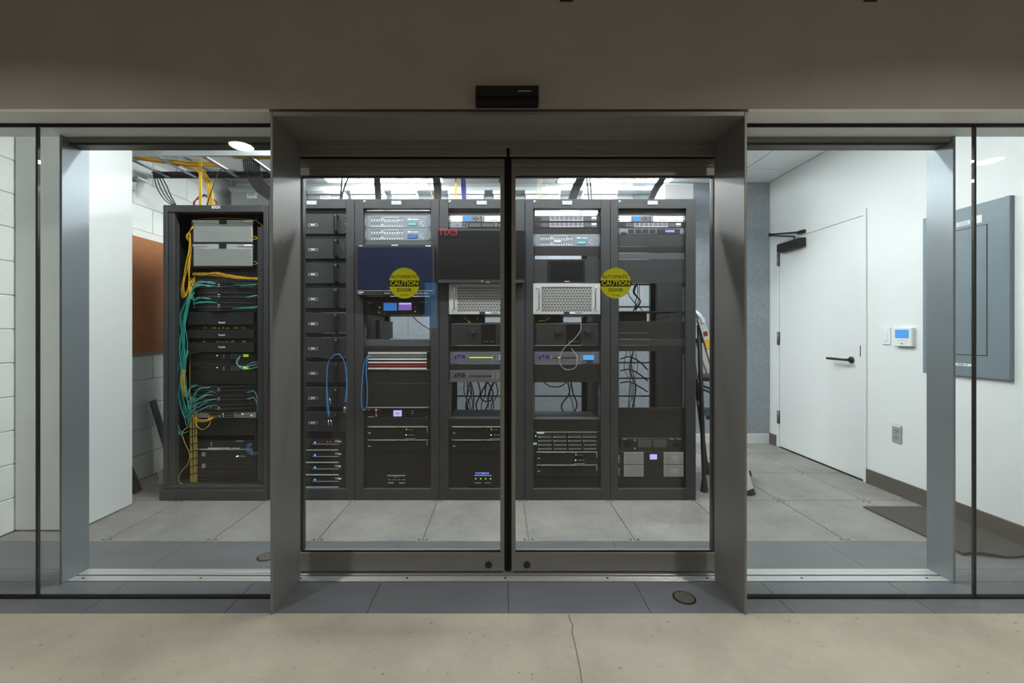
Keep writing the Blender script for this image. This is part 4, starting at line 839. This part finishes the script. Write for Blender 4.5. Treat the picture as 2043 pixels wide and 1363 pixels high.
for k in range(8):                                   # yellow loops upper left
    um = 361 + 22 * R.random(); cable('yellow_cable', 'yellow patch cable looping down the upper left side of RK01', YE, [W(378 + J(2), 470 + J(8), 3.16), W(378 + J(3), 498 + J(6), 3.14), W((378 + um) / 2 + J(3), 535 + J(8), 3.135), W(um, 566 + J(10), 3.13), W(um + 4, 592 + J(6), 3.135), W(379 + J(3), 566 + J(12), 3.16), W(389, 556 + J(6), G1 - .01)], .0021, 'yellow')
for k in range(3): cable('yellow_cable', 'yellow lead showing among the teal cables down the left of RK01', 'yellow leads among the teal cables', [W(364 + 3 * k, 738, 3.11), W(361 + 3 * k, 760, 3.108), W(364 + 3 * k, 778, 3.108), W(369 + k, 792, 3.12)], .0024, 'yellow')
for k in range(3): cable('yellow_cable', 'thin yellow lead curling beside the upper ribbed chassis of RK01', 'yellow leads beside the ribbed chassis', [W(386, 448 + 3 * k, 3.15), W(378, 462, 3.14), W(371 + 2 * k, 472, 3.135), W(377, 482, 3.15)], .0022, 'yellow')
for k in range(8):
    v = 545 + 3 * R.random(); cable('yellow_cable', 'yellow patch cable running across RK01 below the ribbed chassis', YE + ', across', [W(384, 547 + J(3), 3.17), W(405, 547 + J(3), 3.15), W(430, 547 + J(4), 3.14), W(462, 552 + J(3), 3.14), W(495, 555 + J(2.4), 3.145), W(518, 556 + J(4), 3.155)], .0018, 'yellow')
for k in range(4): cable('yellow_cable', 'short yellow lead at the right of the ribbed chassis in RK01', 'short yellow leads of RK01', [W(503, 474 + (k > 1) * 50 + 4 * (k % 2), 3.16), W(510, 472 + (k > 1) * 50 + 5 * (k % 2), 3.15), W(517, 478 + (k > 1) * 50 - 4 * (k % 2), 3.16)], .0022, 'yellow')
cable('yellow_cable', 'single yellow lead arching over the upper ribbed chassis of RK01', None, [W(396, 437, 3.2), W(430, 435.5, 3.17), W(470, 436, 3.17), W(505, 439, 3.16), W(518, 446, 3.145), W(526, 454, 3.15)], .0024, 'yellow')
for k in range(9): cable('yellow_cable', 'yellow patch cable plugged into the silver switch of RK01', YE + ', at the silver switch', [W(382, 830 + J(3), 3.16), W(396, 836 + 6 * R.random(), 3.13), W(412 + J(4), 837 + 4 * R.random(), 3.125), W(420 + 2.6 * k, 827 + 4 * (k % 2), G1 - .006)], .0023, 'yellow')
cable('yellow_cable', 'yellow lead sagging in a deep loop below the silver switch of RK01', None, [W(388, 832, 3.15), W(393, 850, 3.12), W(404, 857, 3.115), W(416, 850, 3.12), W(423, 832, G1 - .01)], .0024, 'yellow')
for k in range(9): cable('yellow_cable', 'dull yellow cable in the strapped vertical bundle at the foot of RK01', 'strapped yellow bundle of RK01', [W(379 + 2 * k, 690 + J(6), G1 + .006), W(380 + 1.9 * k + J(1.5), 780, G1 + .002), W(378 + 1.8 * k + J(1.5), 850, G1 - .012), W(379 + 1.7 * k + J(1.5), 910, G1 - .012), W(380 + 1.6 * k, 968, G1 - .01)], .0026, 'yellow_pale')
for k in range(7): solo('cable_strap', B().tube([W(376, 858 + 15 * k, G1 - .022), W(387, 855 + 15 * k, G1 - .024), W(398, 852 + 15 * k, G1 - .02)], .0035, 5, 3), 'cable_black', 'black strap around the yellow bundle at the foot of RK01', 'strap', 'black straps of the yellow bundle')
cable('yellow_cable', 'thin yellow lead curving out at the foot of RK01', None, [W(382, 848, 3.15), W(364, 862, 3.13), W(368, 882, 3.13), W(378, 905, 3.14), W(375, 925, 3.14), W(359, 945, 3.13), W(358, 962, 3.13), W(372, 968, 3.15)], .0022, 'yellow_pale')
for k in range(3): cable('blue_cable', 'blue lead looping beside the slim server of RK01', 'blue loops of RK01', [W(503, 885, G1 - .006), W(494 + 3 * k, 888, 3.15), W(492 + 3 * k, 898, 3.14), W(500 + 2 * k, 906 - 2 * k, 3.14), W(516, 908 - 3 * k, 3.15)], .0023, 'blue')
# blue leads hung on the drawers and patch bay
for k, du in enumerate((0, 2.2)):
    cable('blue_cable', 'long blue lead hung over a drawer handle of RK02', 'blue leads on RK02', [W(655 + du, 832, 3.03), W(652 + du, 800, 3.03), W(652, 760, 3.028), W(654, 728, 3.028), W(662, 713, 3.03), W(672, 707, 3.04), W(681, 711, 3.03), W(689, 730, 3.028), W(692, 765, 3.028), W(692 - du, 790, 3.03), W(690 - du, 803, 3.03)], .0033, 'blue', 6)
for u_, v_, s_ in ((655, 838, 2), (660, 838, 3), (687, 812, -2), (690, 812, -2), (658, 795, 2.5)): solo('jack_plug', B().cyl(W(u_, v_, 3.03), W(u_ + s_ * .8, v_ + 12, 3.03), .0035, 8), 'chrome', 'slim silver plug on a blue lead hung at RK02', 'plug', 'silver plugs of the blue leads', smooth=True)
cable('blue_cable', 'blue lead hanging in a long loop from the patch bay of RK03', None, [W(737, 709, GY - .004), W(732, 712, 3.07), W(725, 735, 3.06), W(721.5, 775, 3.06), W(721, 805, 3.06), W(725.5, 818, 3.06), W(731, 812, 3.06), W(733, 780, 3.06), W(730.5, 740, 3.065), W(733, 716, 3.08), W(738, 710, GY - .004)], .0033, 'blue', 6)
cable('white_cable', 'thin white lead looping across the dark audio unit of RK05', None, [W(1159, 645, 3.07), W(1158, 660, 3.06), W(1146, 676, 3.05), W(1124, 697, 3.05), W(1116, 718, 3.05), W(1122, 733, 3.05), W(1134, 738, 3.05), W(1149, 732, 3.05), W(1151, 712, 3.06), W(1140, 695, 3.07)], .0018, 'cable_white')
cable('yellow_cable', 'short yellow lead below the silver server of RK04', None, [W(926, 634, 3.12), W(932, 639, 3.10), W(939, 645, 3.09)], .003, 'yellow'); cable('yellow_cable', 'short yellow lead below the silver server of RK05', None, [W(1097, 634, 3.12), W(1088, 639, 3.10), W(1074, 641, 3.10)], .003, 'yellow')
cable('white_cable', 'grey-white lead coiled on the shelf of RK06', None, [W(1300, 635, 3.25), W(1318, 636, 3.2), W(1332, 634, 3.25), W(1334, 627, 3.35), W(1320, 626, 3.4), W(1302, 631, 3.35)], .003, 'cable_white')
# dark leads inside the open bays
def tangle(rk, u0, u1, v0, v1, n, y0, y1, seed, mats=('cable_black',)):
    q = random.Random(seed)
    for k in range(n):
        ua, ub = u0 + (u1 - u0) * q.random(), u0 + (u1 - u0) * q.random(); ya = y0 + (y1 - y0) * q.random(); lean = (ub - ua) * q.random()
        pts = [W(ua, v0 - 4, ya), W(ua + lean * .3 + q.uniform(-8, 8), v0 + (v1 - v0) * .3, ya), W(ua + lean * .7 + q.uniform(-12, 12), v0 + (v1 - v0) * .65, ya - .03), W(ua + lean + q.uniform(-5, 5), v1 + 1, ya)]
        cable('dark_cable', f'dark lead hanging in the open bay of {rk}', f'dark leads inside {rk}', pts, q.choice([.003, .004, .0045, .006]), q.choice(mats))
tangle('RK04', 922, 940, 764, 833, 6, 3.6, 3.75, 2); tangle('RK04', 940, 995, 764, 833, 6, 3.5, 3.75, 3); tangle('RK05', 1120, 1150, 764, 834, 3, 3.55, 3.7, 5); tangle('RK06', 1240, 1270, 703, 812, 6, 3.5, 3.75, 6, ('cable_black', 'cable_black', 'cable_grey')); tangle('RK06', 1240, 1290, 568, 619, 5, 3.5, 3.7, 8)
for k in range(3): cable('dark_cable', 'dark lead drooping sideways in the open bay of RK06', 'sideways leads of RK06', [W(1238, 716 + 24 * k, 3.7), W(1256, 712 + 25 * k, 3.66), W(1276, 722 + 25 * k, 3.66), W(1292, 738 + 22 * k, 3.7)], .006, 'cable_black')
cable('dark_cable', 'thick dark loop hanging in the open bay of RK04', None, [W(973, 762, 3.6), W(961, 782, 3.6), W(960, 796, 3.6), W(970, 801, 3.6), W(982, 797, 3.6), W(983, 782, 3.6), W(974, 763, 3.6)], .006, 'cable_black')
cable('dark_cable', 'dark lead sagging below the grey audio interface of RK05', None, [W(1086, 763, 3.6), W(1096, 770, 3.6), W(1108, 772, 3.6), W(1120, 770, 3.6), W(1130, 763, 3.6)], .005, 'cable_black')
cable('dark_cable', 'dark lead slanting across the open bay of RK03', None, [W(822, 629, 3.5), W(832, 640, 3.5), W(845, 650, 3.5), W(858, 657, 3.5)], .004, 'cable_black')

# ------------------------------------------------------------------ overhead tray, cable drops, wall boxes
tx0, tx1 = -2.895, 1.72
tr_ = thing('cable_tray', 'long ladder cable tray hung above the racks', 'cable tray', ((tx0 + tx1) / 2, 3.37, 2.47))
mk('side_rail', B().box(tx0, tx1, 3.115, 3.125, 2.472, 2.508).box(tx0, tx1, 3.125, 3.14, 2.472, 2.476), 'galv', tr_); mk('side_rail', B().box(tx0, tx1, 3.615, 3.63, 2.49, 2.53), 'tray_dark', tr_)
for x_ in [-2.76, -2.53, -2.18, -1.85] + [-1.5 + .35 * k for k in range(10)]: mk('rung', B().box(x_ - .017, x_ + .017, 3.125, 3.615, 2.492, 2.505), 'tray', tr_)
for x_ in (-2.7, -1.3, .1, 1.5):
    for y_ in (3.12, 3.622): mk('hanger_rod', B().cyl((x_, y_, 2.5), (x_, y_, ZC), .005, 8), 'galv', tr_)
mk('wall_bracket', B().box(XL, XL + .10, 3.36, 3.46, 2.40, 2.41).box(XL, XL + .008, 3.36, 3.46, 2.33, 2.41), 'galv', tr_)
for k in range(12): cable('tray_cable', 'yellow cable in the bundle lying on the tray at the far left', 'yellow tray cables', [(-2.89, 3.2 + J(.04), 2.515 + .012 * (k % 3)), (-2.7, 3.3 + J(.03), 2.515 + .012 * (k % 3)), (-2.45, 3.4 + J(.03), 2.512 + .01 * (k % 3)), (-2.2, 3.42 + J(.02), 2.512 + .01 * (k % 3))], .0045, 'yellow')
for k in range(6): cable('tray_cable', 'orange-yellow cable lying on the tray above RK02', 'yellow tray cables above RK02', [(-2.0, 3.2 + .012 * k, 2.512), (-1.8, 3.21 + .012 * k, 2.51), (-1.5, 3.2 + .013 * k, 2.511), (-1.2, 3.22 + .01 * k, 2.511)], .0045, 'yellow')
for k in range(6): cable('tray_cable', 'black cable lying along the back of the tray', 'black tray cables', [(-2.85, 3.55 + .008 * k, 2.512), (-1.5, 3.54 + .009 * k, 2.512), (0, 3.55 + .008 * k, 2.512), (1.7, 3.54 + .008 * k, 2.512)], .006, 'cable_black')
for k in range(8): cable('drop_cable', 'yellow cable in the thick bundle dropping into the top of RK01', 'yellow drop into RK01', [W(366 + 3 * k, 332 + k, 3.42), W(388 + 2 * k, 338 + J(2), 3.40), W(408 + 1.6 * k, 360 + J(2), 3.36), W(415 + 1.2 * k, 385, 3.32), W(414 + 1.6 * k, 412, 3.3)], .0055, 'yellow' if k % 3 else 'yellow_pale')
solo('drop_strap', B().box(X(397.5, 3.25), X(402.5, 3.25), 3.246, 3.254, Z(412, 3.25), Z(318, 3.25)), 'yellow', 'flat bright yellow strap running straight down into RK01', 'cable')
for k in range(4):
    s_ = 1 if k % 2 else -1; cable('red_cable', 'dark red cable arching on top of RK01', 'red cables on RK01', [W(409, 388 + k, 3.35), W(409 + s_ * 12, 392 + 2 * k, 3.33), W(409 + s_ * (20 + k), 402, 3.32), W(409 + s_ * (21 + k), 411, 3.32)], .004, 'cable_red')
for k in range(4): cable('drop_cable', 'thin black cable drooping from the tray at the far left', 'thin black drops at the far left', [W(308 + 5 * k, 354, 3.6), W(314 + 6 * k, 376 - 2 * k, 3.55), W(328 + 4 * k, 398 - 3 * k, 3.5), W(346 + 2 * k, 411, 3.45)], .004, 'cable_black')
cable('drop_cable', 'thin black cable crossing in front of the yellow drop above RK01', None, [W(412, 411, 3.2), W(424, 375, 3.2), W(436, 344, 3.25), W(452, 338, 3.4), W(490, 347, 3.6)], .004, 'cable_black')
for k in range(9): cable('drop_cable', 'thick black cable in the bundle curving down towards RK02', 'thick black bundle above RK02', [W(488 + 3.6 * k, 306, 3.38), W(486 + 3.8 * k, 326, 3.34), W(492 + 3.6 * k, 350, 3.30), W(508 + 3.0 * k, 376 - k, 3.26), W(530 + 2.6 * k, 394 - 2 * k, 3.22), W(548 + 2.6 * k, 406 - 2 * k, 3.2)], .0065, 'cable_black', 6)
def drop(lb, gp, top, bot, r, mat, n, spread, y0=3.5, y1=3.3, bow=0):
    for k in range(n):
        d = (k - (n - 1) / 2) * spread
        cable('drop_cable', lb, gp if n > 1 else None, [W(top[0] + d, top[1], y0), W((top[0] * .65 + bot[0] * .35) + d + bow, top[1] * .65 + bot[1] * .35, y0 - .05), W((top[0] * .3 + bot[0] * .7) + d + bow, top[1] * .3 + bot[1] * .7, y1 + .03), W(bot[0] + d * .8, bot[1] + 6, y1)], r, mat)
drop('black cable dropping into rack RK02, one of a spread pair', 'black drops into RK02', (684, 340), (679, 397), .007, 'cable_black', 1, 0); drop('black cable slanting from the tray into rack RK02', None, (700, 340), (679, 397), .007, 'cable_black', 1, 0)
drop('black cable in the bundle dropping into rack RK03', 'black drops into RK03', (751, 340), (755, 397), .007, 'cable_black', 4, 3.2)
drop('black cable in the thick bundle dropping between RK03 and RK04', 'black drops between RK03 and RK04', (867, 340), (873, 397), .0085, 'cable_black', 5, 3.0, bow=2)
drop('thin yellow cable slanting down to rack RK03', None, (843, 340), (866, 397), .003, 'yellow_pale', 1, 0)
solo('drop_strap', B().box(X(907.5, 3.35), X(911.5, 3.35), 3.347, 3.353, Z(393, 3.35), Z(338, 3.35)), 'yellow', 'flat bright yellow strap hanging above RK04', 'cable')
drop('purple cable in the bundle dropping into rack RK04', 'purple drops into RK04', (923, 340), (926, 397), .006, 'purple', 4, 2.4)
drop('thin yellow cable dropping into rack RK05', 'thin yellow drops into RK05', (1077, 340), (1076, 397), .003, 'yellow_pale', 3, 4); drop('thin yellow cable slanting apart from the others into rack RK05', None, (1088, 340), (1104, 397), .003, 'yellow_pale', 1, 0)
drop('black cable in the thick slanting bundle into rack RK05', 'black slanting drops into RK05', (1166, 340), (1140, 397), .0095, 'cable_black', 5, 3.4)
drop('grey cable dropping beside the black bundle of rack RK05', 'grey drops into RK05', (1172, 340), (1178, 397), .007, 'cable_grey', 2, 6)
drop('black cable in the slanting bundle into rack RK06', 'black slanting drops into RK06', (1332, 340), (1296, 397), .009, 'cable_black', 4, 3.4)
# galvanised boxes on the back wall above the racks
ch = solo('wall_channel', B().box(X(452, 4.5), X(1345, 4.5), 4.52, 4.688, Z(379.5, 4.52), Z(372, 4.52), .002), 'galv', 'long galvanised channel along the back wall above the racks', 'channel')
for i, (u0, u1, vb) in enumerate(((460, 545, 440), (613, 686, 440), (700, 765, 440), (782, 831, 440), (895, 966, 440), (984, 1012, 440), (1048, 1117, 440), (1164, 1231, 440))):
    y = 4.45; v0 = 374 if i == 0 else 379.5
    t = thing('junction_box', 'galvanised junction box on the back wall, ' + ['behind the thick black drop at the left', 'above RK02', 'above the left of RK03', 'narrow one above the right of RK03', 'above RK04', 'narrow one at the door seal', 'above RK05', 'between RK05 and RK06'][i], 'junction box', (X((u0 + u1) / 2, y), y, Z(vb, y)), 'galvanised junction boxes')
    mk('body', B().box(X(u0, y), X(u1, y), y, 4.667, Z(vb, y), Z(v0 + 1, y), .008), 'galv', t); mk('lid', B().box(X(u0 - 1, y), X(u1 + 1, y), y - .012, y + .004, Z(v0 + 9, y), Z(v0, y), .006), 'galv', t)
    uc = (u0 + u1) / 2; det(t, 'paper_label', 'paper', uc - 10, uc + 10, v0 + 11, v0 + 22 if i == 0 else v0 + 19, .002, y)
    many(t, 'label_line', 'cable_grey', [(uc - 8, uc + 7, v0 + q, v0 + q + 1) for q in (12.5, 15)], .003, y)
solo('bulkhead_box', B().box(X(1318, 4.4), X(1384, 4.3), 4.3, 4.667, Z(410, 4.3), Z(366, 4.3), .006), 'white_paint', 'white bulkhead box high on the back wall right of RK06', 'bulkhead')
solo('conduit', B().tube([(-2.85, 4.64, .12), (-2.85, 4.64, 2.60), (-2.84, 4.62, 2.70), (-2.82, 4.54, 2.81)], .014, 8, 6), 'galv', 'grey conduit rising in the back left corner', 'conduit', smooth=True)

# ------------------------------------------------------------------ left corner: plywood, leaning strips
solo('plywood_board', B().box(XL + .001, XL + .02, 3.10, 4.1, 1.03, 1.965, .001), 'plywood', 'orange-brown plywood backing board on the block wall', 'board')
def strut(p0, p1, w_, th): 
    p0, p1 = Vector(p0), Vector(p1); d = (p1 - p0).normalized(); s_ = Vector((0, 1, 0)); s_ = (s_ - d * s_.dot(d)).normalized(); n_ = d.cross(s_); v = []
    for p in (p0, p1):
        for a, b_ in ((-1, -1), (1, -1), (1, 1), (-1, 1)): v.append(p + s_ * a * w_ / 2 + n_ * b_ * th / 2)
    return B().add(v, [(0, 1, 2, 3), (7, 6, 5, 4), (0, 4, 5, 1), (1, 5, 6, 2), (2, 6, 7, 3), (3, 7, 4, 0)])
solo('leaning_strip', strut((-2.78, 3.70, .004), (-2.885, 3.60, .63), .06, .012), 'plank', 'dark grey metal strip leaning on the block wall, further one', 'strip')
solo('leaning_strip', strut((-2.70, 3.23, .004), (-2.885, 3.17, .58), .07, .02), 'black', 'black strip leaning on the block wall beside the white wall return', 'strip')
solo('paper_scrap', B().tube([(-2.63, 3.36, .012), (-2.65, 3.40, .05), (-2.69, 3.43, .09)], .018, 7, 3, .5), 'paper', 'small crumpled white paper scrap on the floor at the left', 'paper')

# ------------------------------------------------------------------ right wall fittings
def onwall(name, mat, root, y0, y1, z0, z1, pr, c=.002, base=0.): return mk(name, B().box(XR - base - pr, XR - base, y0, y1, z0, z1, c), mat, root)
t = thing('light_switch', 'white wall switch plate between the door and the thermostat', 'switch', (XR, 3.26, 1.11)); onwall('plate', 'white_paint', t, 3.226, 3.293, 1.105, 1.235, .008); onwall('rocker', 'white_paint', t, 3.243, 3.276, 1.135, 1.205, .004, .001, .008); onwall('mark', 'galv', t, 3.25, 3.268, 1.122, 1.125, .001, 0, .008)
t = thing('thermostat', 'white thermostat with bright blue screen on the right wall', 'thermostat', (XR, 3.10, 1.09)); onwall('body', 'white_paint', t, 3.035, 3.178, 1.095, 1.232, .03, .004); onwall('screen', 'lcd_sky', t, 3.055, 3.16, 1.155, 1.215, .002, 0, .03)
for y_ in (3.075, 3.105, 3.135): onwall('button', 'galv', t, y_ - .004, y_ + .004, 1.135, 1.141, .001, 0, .03)
onwall('logo', 'print_dark', t, 3.10, 3.116, 1.112, 1.118, .001, 0, .03)
t = thing('wall_outlet', 'grey double wall outlet low on the right wall', 'outlet', (XR, 3.175, .385)); onwall('plate', 'outlet', t, 3.137, 3.213, .387, .518, .008)
onwall('white_tag', 'paper', t, 3.142, 3.208, .503, .515, .001, 0, .008)
for z_ in (.425, .472):
    r_ = onwall('receptacle', 'outlet', t, 3.158, 3.192, z_ - .017, z_ + .017, .003, .003, .008)
    mk('slot', B().box(XR - .0125, XR - .0105, 3.166, 3.169, z_, z_ + .010).box(XR - .0125, XR - .0105, 3.181, 3.184, z_, z_ + .010).box(XR - .0125, XR - .0105, 3.173, 3.177, z_ - .010, z_ - .005), 'slot', r_, stuff=True)
t = thing('breaker_box', 'tall blue-grey breaker panel on the right wall', 'electrical panel', (XR, 2.71, .92)); onwall('trim_plate', 'panel_grey', t, 2.463, 2.965, .92, 1.975, .022, .003)
onwall('edge_strip', 'panel_grey', t, 2.455, 2.478, .92, 1.975, .026, .002)
onwall('door_gap', 'panel_line', t, 2.570, 2.862, 1.053, 1.842, .0008, 0, .022); dd = onwall('panel_door', 'panel_grey', t, 2.574, 2.858, 1.057, 1.838, .003, .001, .022)
onwall('name_label', 'paper', t, 2.665, 2.745, 1.862, 1.89, .001, 0, .022); onwall('square_label', 'paper', t, 2.60, 2.65, 1.858, 1.905, .001, 0, .022); onwall('strip_label', 'paper', t, 2.64, 2.775, .985, 1.001, .001, 0, .022)
mk('lettering', text_b('PANEL LP', 0, 0, 0, .014, rot=lambda p: (XR - .0234 - p.z, 2.7075 - p.x, .993 + p.y)), 'print_dark', t)
for k in range(3): onwall('printed_line', 'cable_grey', t, 2.675, 2.735, 1.867 + .007 * k, 1.869 + .007 * k, .0004, 0, .023)
# floor mat
b = B(); nx, ny = 9, 12; q = random.Random(3)
for s_ in (0, 1):
    for j in range(ny + 1):
        for i in range(nx + 1):
            x_, y_ = 2.485 + (XR - .016 - 2.485) * i / nx, 2.31 + (2.945 - 2.31) * j / ny
            if j == 0: y_ += .012 * math.sin(i * 1.1) - .004 * i
            b.v.append((x_, y_, (.001 if s_ == 0 else .011 + .004 * math.exp(-((j) ** 2) / 3.) * (1 + math.sin(i * .9)))))
n1 = (nx + 1) * (ny + 1)
for j in range(ny):
    for i in range(nx):
        k = j * (nx + 1) + i; b.f.append((k, k + 1, k + nx + 2, k + nx + 1)); b.f.append((n1 + k, n1 + k + nx + 1, n1 + k + nx + 2, n1 + k + 1))
edge = [i for i in range(nx + 1)] + [j * (nx + 1) + nx for j in range(1, ny + 1)] + [ny * (nx + 1) + i for i in range(nx - 1, -1, -1)] + [j * (nx + 1) for j in range(ny - 1, 0, -1)]
for a, c in zip(edge, edge[1:] + edge[:1]): b.f.append((a, c, n1 + c, n1 + a))
solo('floor_mat', b, 'mat', 'charcoal floor mat against the right wall', 'mat')
# step ladder beside RK06
la = thing('step_ladder', 'white and black folding step ladder standing beside rack RK06', 'ladder', (1.72, 3.38, 0)); OFF = Vector((.215, .41, 0)); OFT = Vector((.06, .30, 0))
Nf, Tn, Nr, Rn = Vector((1.85, 3.176, 0)), Vector((1.495, 3.205, 1.30)), Vector((1.545, 3.245, 0)), Vector((1.495, 3.225, 1.25))
for o_, p_ in ((Vector((0, 0, 0)), Vector((0, 0, 0))), (OFF, OFT)):
    f = mk('front_rail', strut(Nf + o_ + Vector((-.004, 0, .03)), Tn + p_, .028, .05), 'ladder_white', la); mk('rubber_foot', strut(Nf + o_ + Vector((.004, 0, .001)), Nf + o_ + Vector((-.012, 0, .045)), .034, .056), 'ladder_black', f)
    r_ = mk('rear_leg', B().tube([Nr + o_ + Vector((0, 0, .03)), Rn + p_], .017, 8, 1), 'ladder_black', la, True); mk('rubber_foot', B().cyl(Nr + o_ + Vector((0, 0, .001)), Nr + o_ + Vector((0, 0, .10)), .029, 10, .018), 'ladder_black', r_)
mk('handle_arch', B().tube([Tn + Vector((.012, 0, -.04)), Tn + Vector((-.004, .004, .012)), Tn + Vector((-.024, .03, .045)), Tn + OFT * .3 + Vector((-.035, 0, .055)), Tn + OFT * .7 + Vector((-.035, 0, .055)), Tn + OFT + Vector((-.024, -.03, .045)), Tn + OFT + Vector((-.004, -.004, .012)), Tn + OFT + Vector((.012, 0, -.04))], .022, 8, 5), 'ladder_white', la, True)
for fz in (.2, .42, .64, .86):
    p = Nf.lerp(Tn, fz); b = B(); q = p + OFF.lerp(OFT, fz); dx = Vector((-.20 * (1 - fz * .55), .03, 0)); up = Vector((0, 0, .03))
    v = [p, q, q + dx, p + dx]; b.add(v + [s + up for s in v], [(0, 1, 2, 3), (4, 5, 6, 7), (0, 1, 5, 4), (1, 2, 6, 5), (2, 3, 7, 6), (3, 0, 4, 7)])
    mk('tread', b, 'ladder_black', la)
for fz in (.25, .5): mk('cross_brace', B().tube([Nr.lerp(Rn, fz), Nr.lerp(Rn, fz) + OFF.lerp(OFT, fz)], .012, 6, 1), 'ladder_black', la)
mk('side_link', B().tube([Nf.lerp(Tn, .55), Nr.lerp(Rn, .62)], .009, 6, 1), 'ladder_black', la); mk('side_link', B().tube([Nf.lerp(Tn, .55) + OFF.lerp(OFT, .55), Nr.lerp(Rn, .62) + OFF.lerp(OFT, .62)], .009, 6, 1), 'ladder_black', la)
p = Nf.lerp(Tn, .88); q = Nf.lerp(Tn, .83); mk('warning_label', strut(q + Vector((0, -.0155, 0)), p + Vector((0, -.0155, 0)), .001, .048), 'label_yellow', la); p2 = Nf.lerp(Tn, .925); p1 = Nf.lerp(Tn, .90); mk('red_label', strut(p1 + Vector((0, -.0155, 0)), p2 + Vector((0, -.0155, 0)), .001, .03), 'cable_red', la)

# ------------------------------------------------------------------ corridor things behind the viewpoint, mirrored in the glass
ex = thing('exit_sign', 'red glowing exit sign hanging from the corridor ceiling, mirrored in the door glass', 'sign', (-.72, -1.8, 2.55))
mk('sign_plate', B().box(-.87, -.57, -1.83, -1.815, 2.53, 2.71, .003), 'screen_black', ex); mk('hanger', B().box(-.75, -.69, -1.828, -1.817, 2.71, CC), 'white_paint', ex)
mk('lettering', text_b('EXIT', 0, 0, 0, .135, bold=.003, rot=lambda p: (-.72 - p.x, -1.814 + p.z, 2.62 + p.y)), 'exit_red', ex)
solo('wall_display', B().box(-1.14, -.96, CB, CB + .03, 1.27, 1.97, .003), 'display_blue', 'tall narrow blue display on the corridor wall, mirrored in the door glass', 'display')
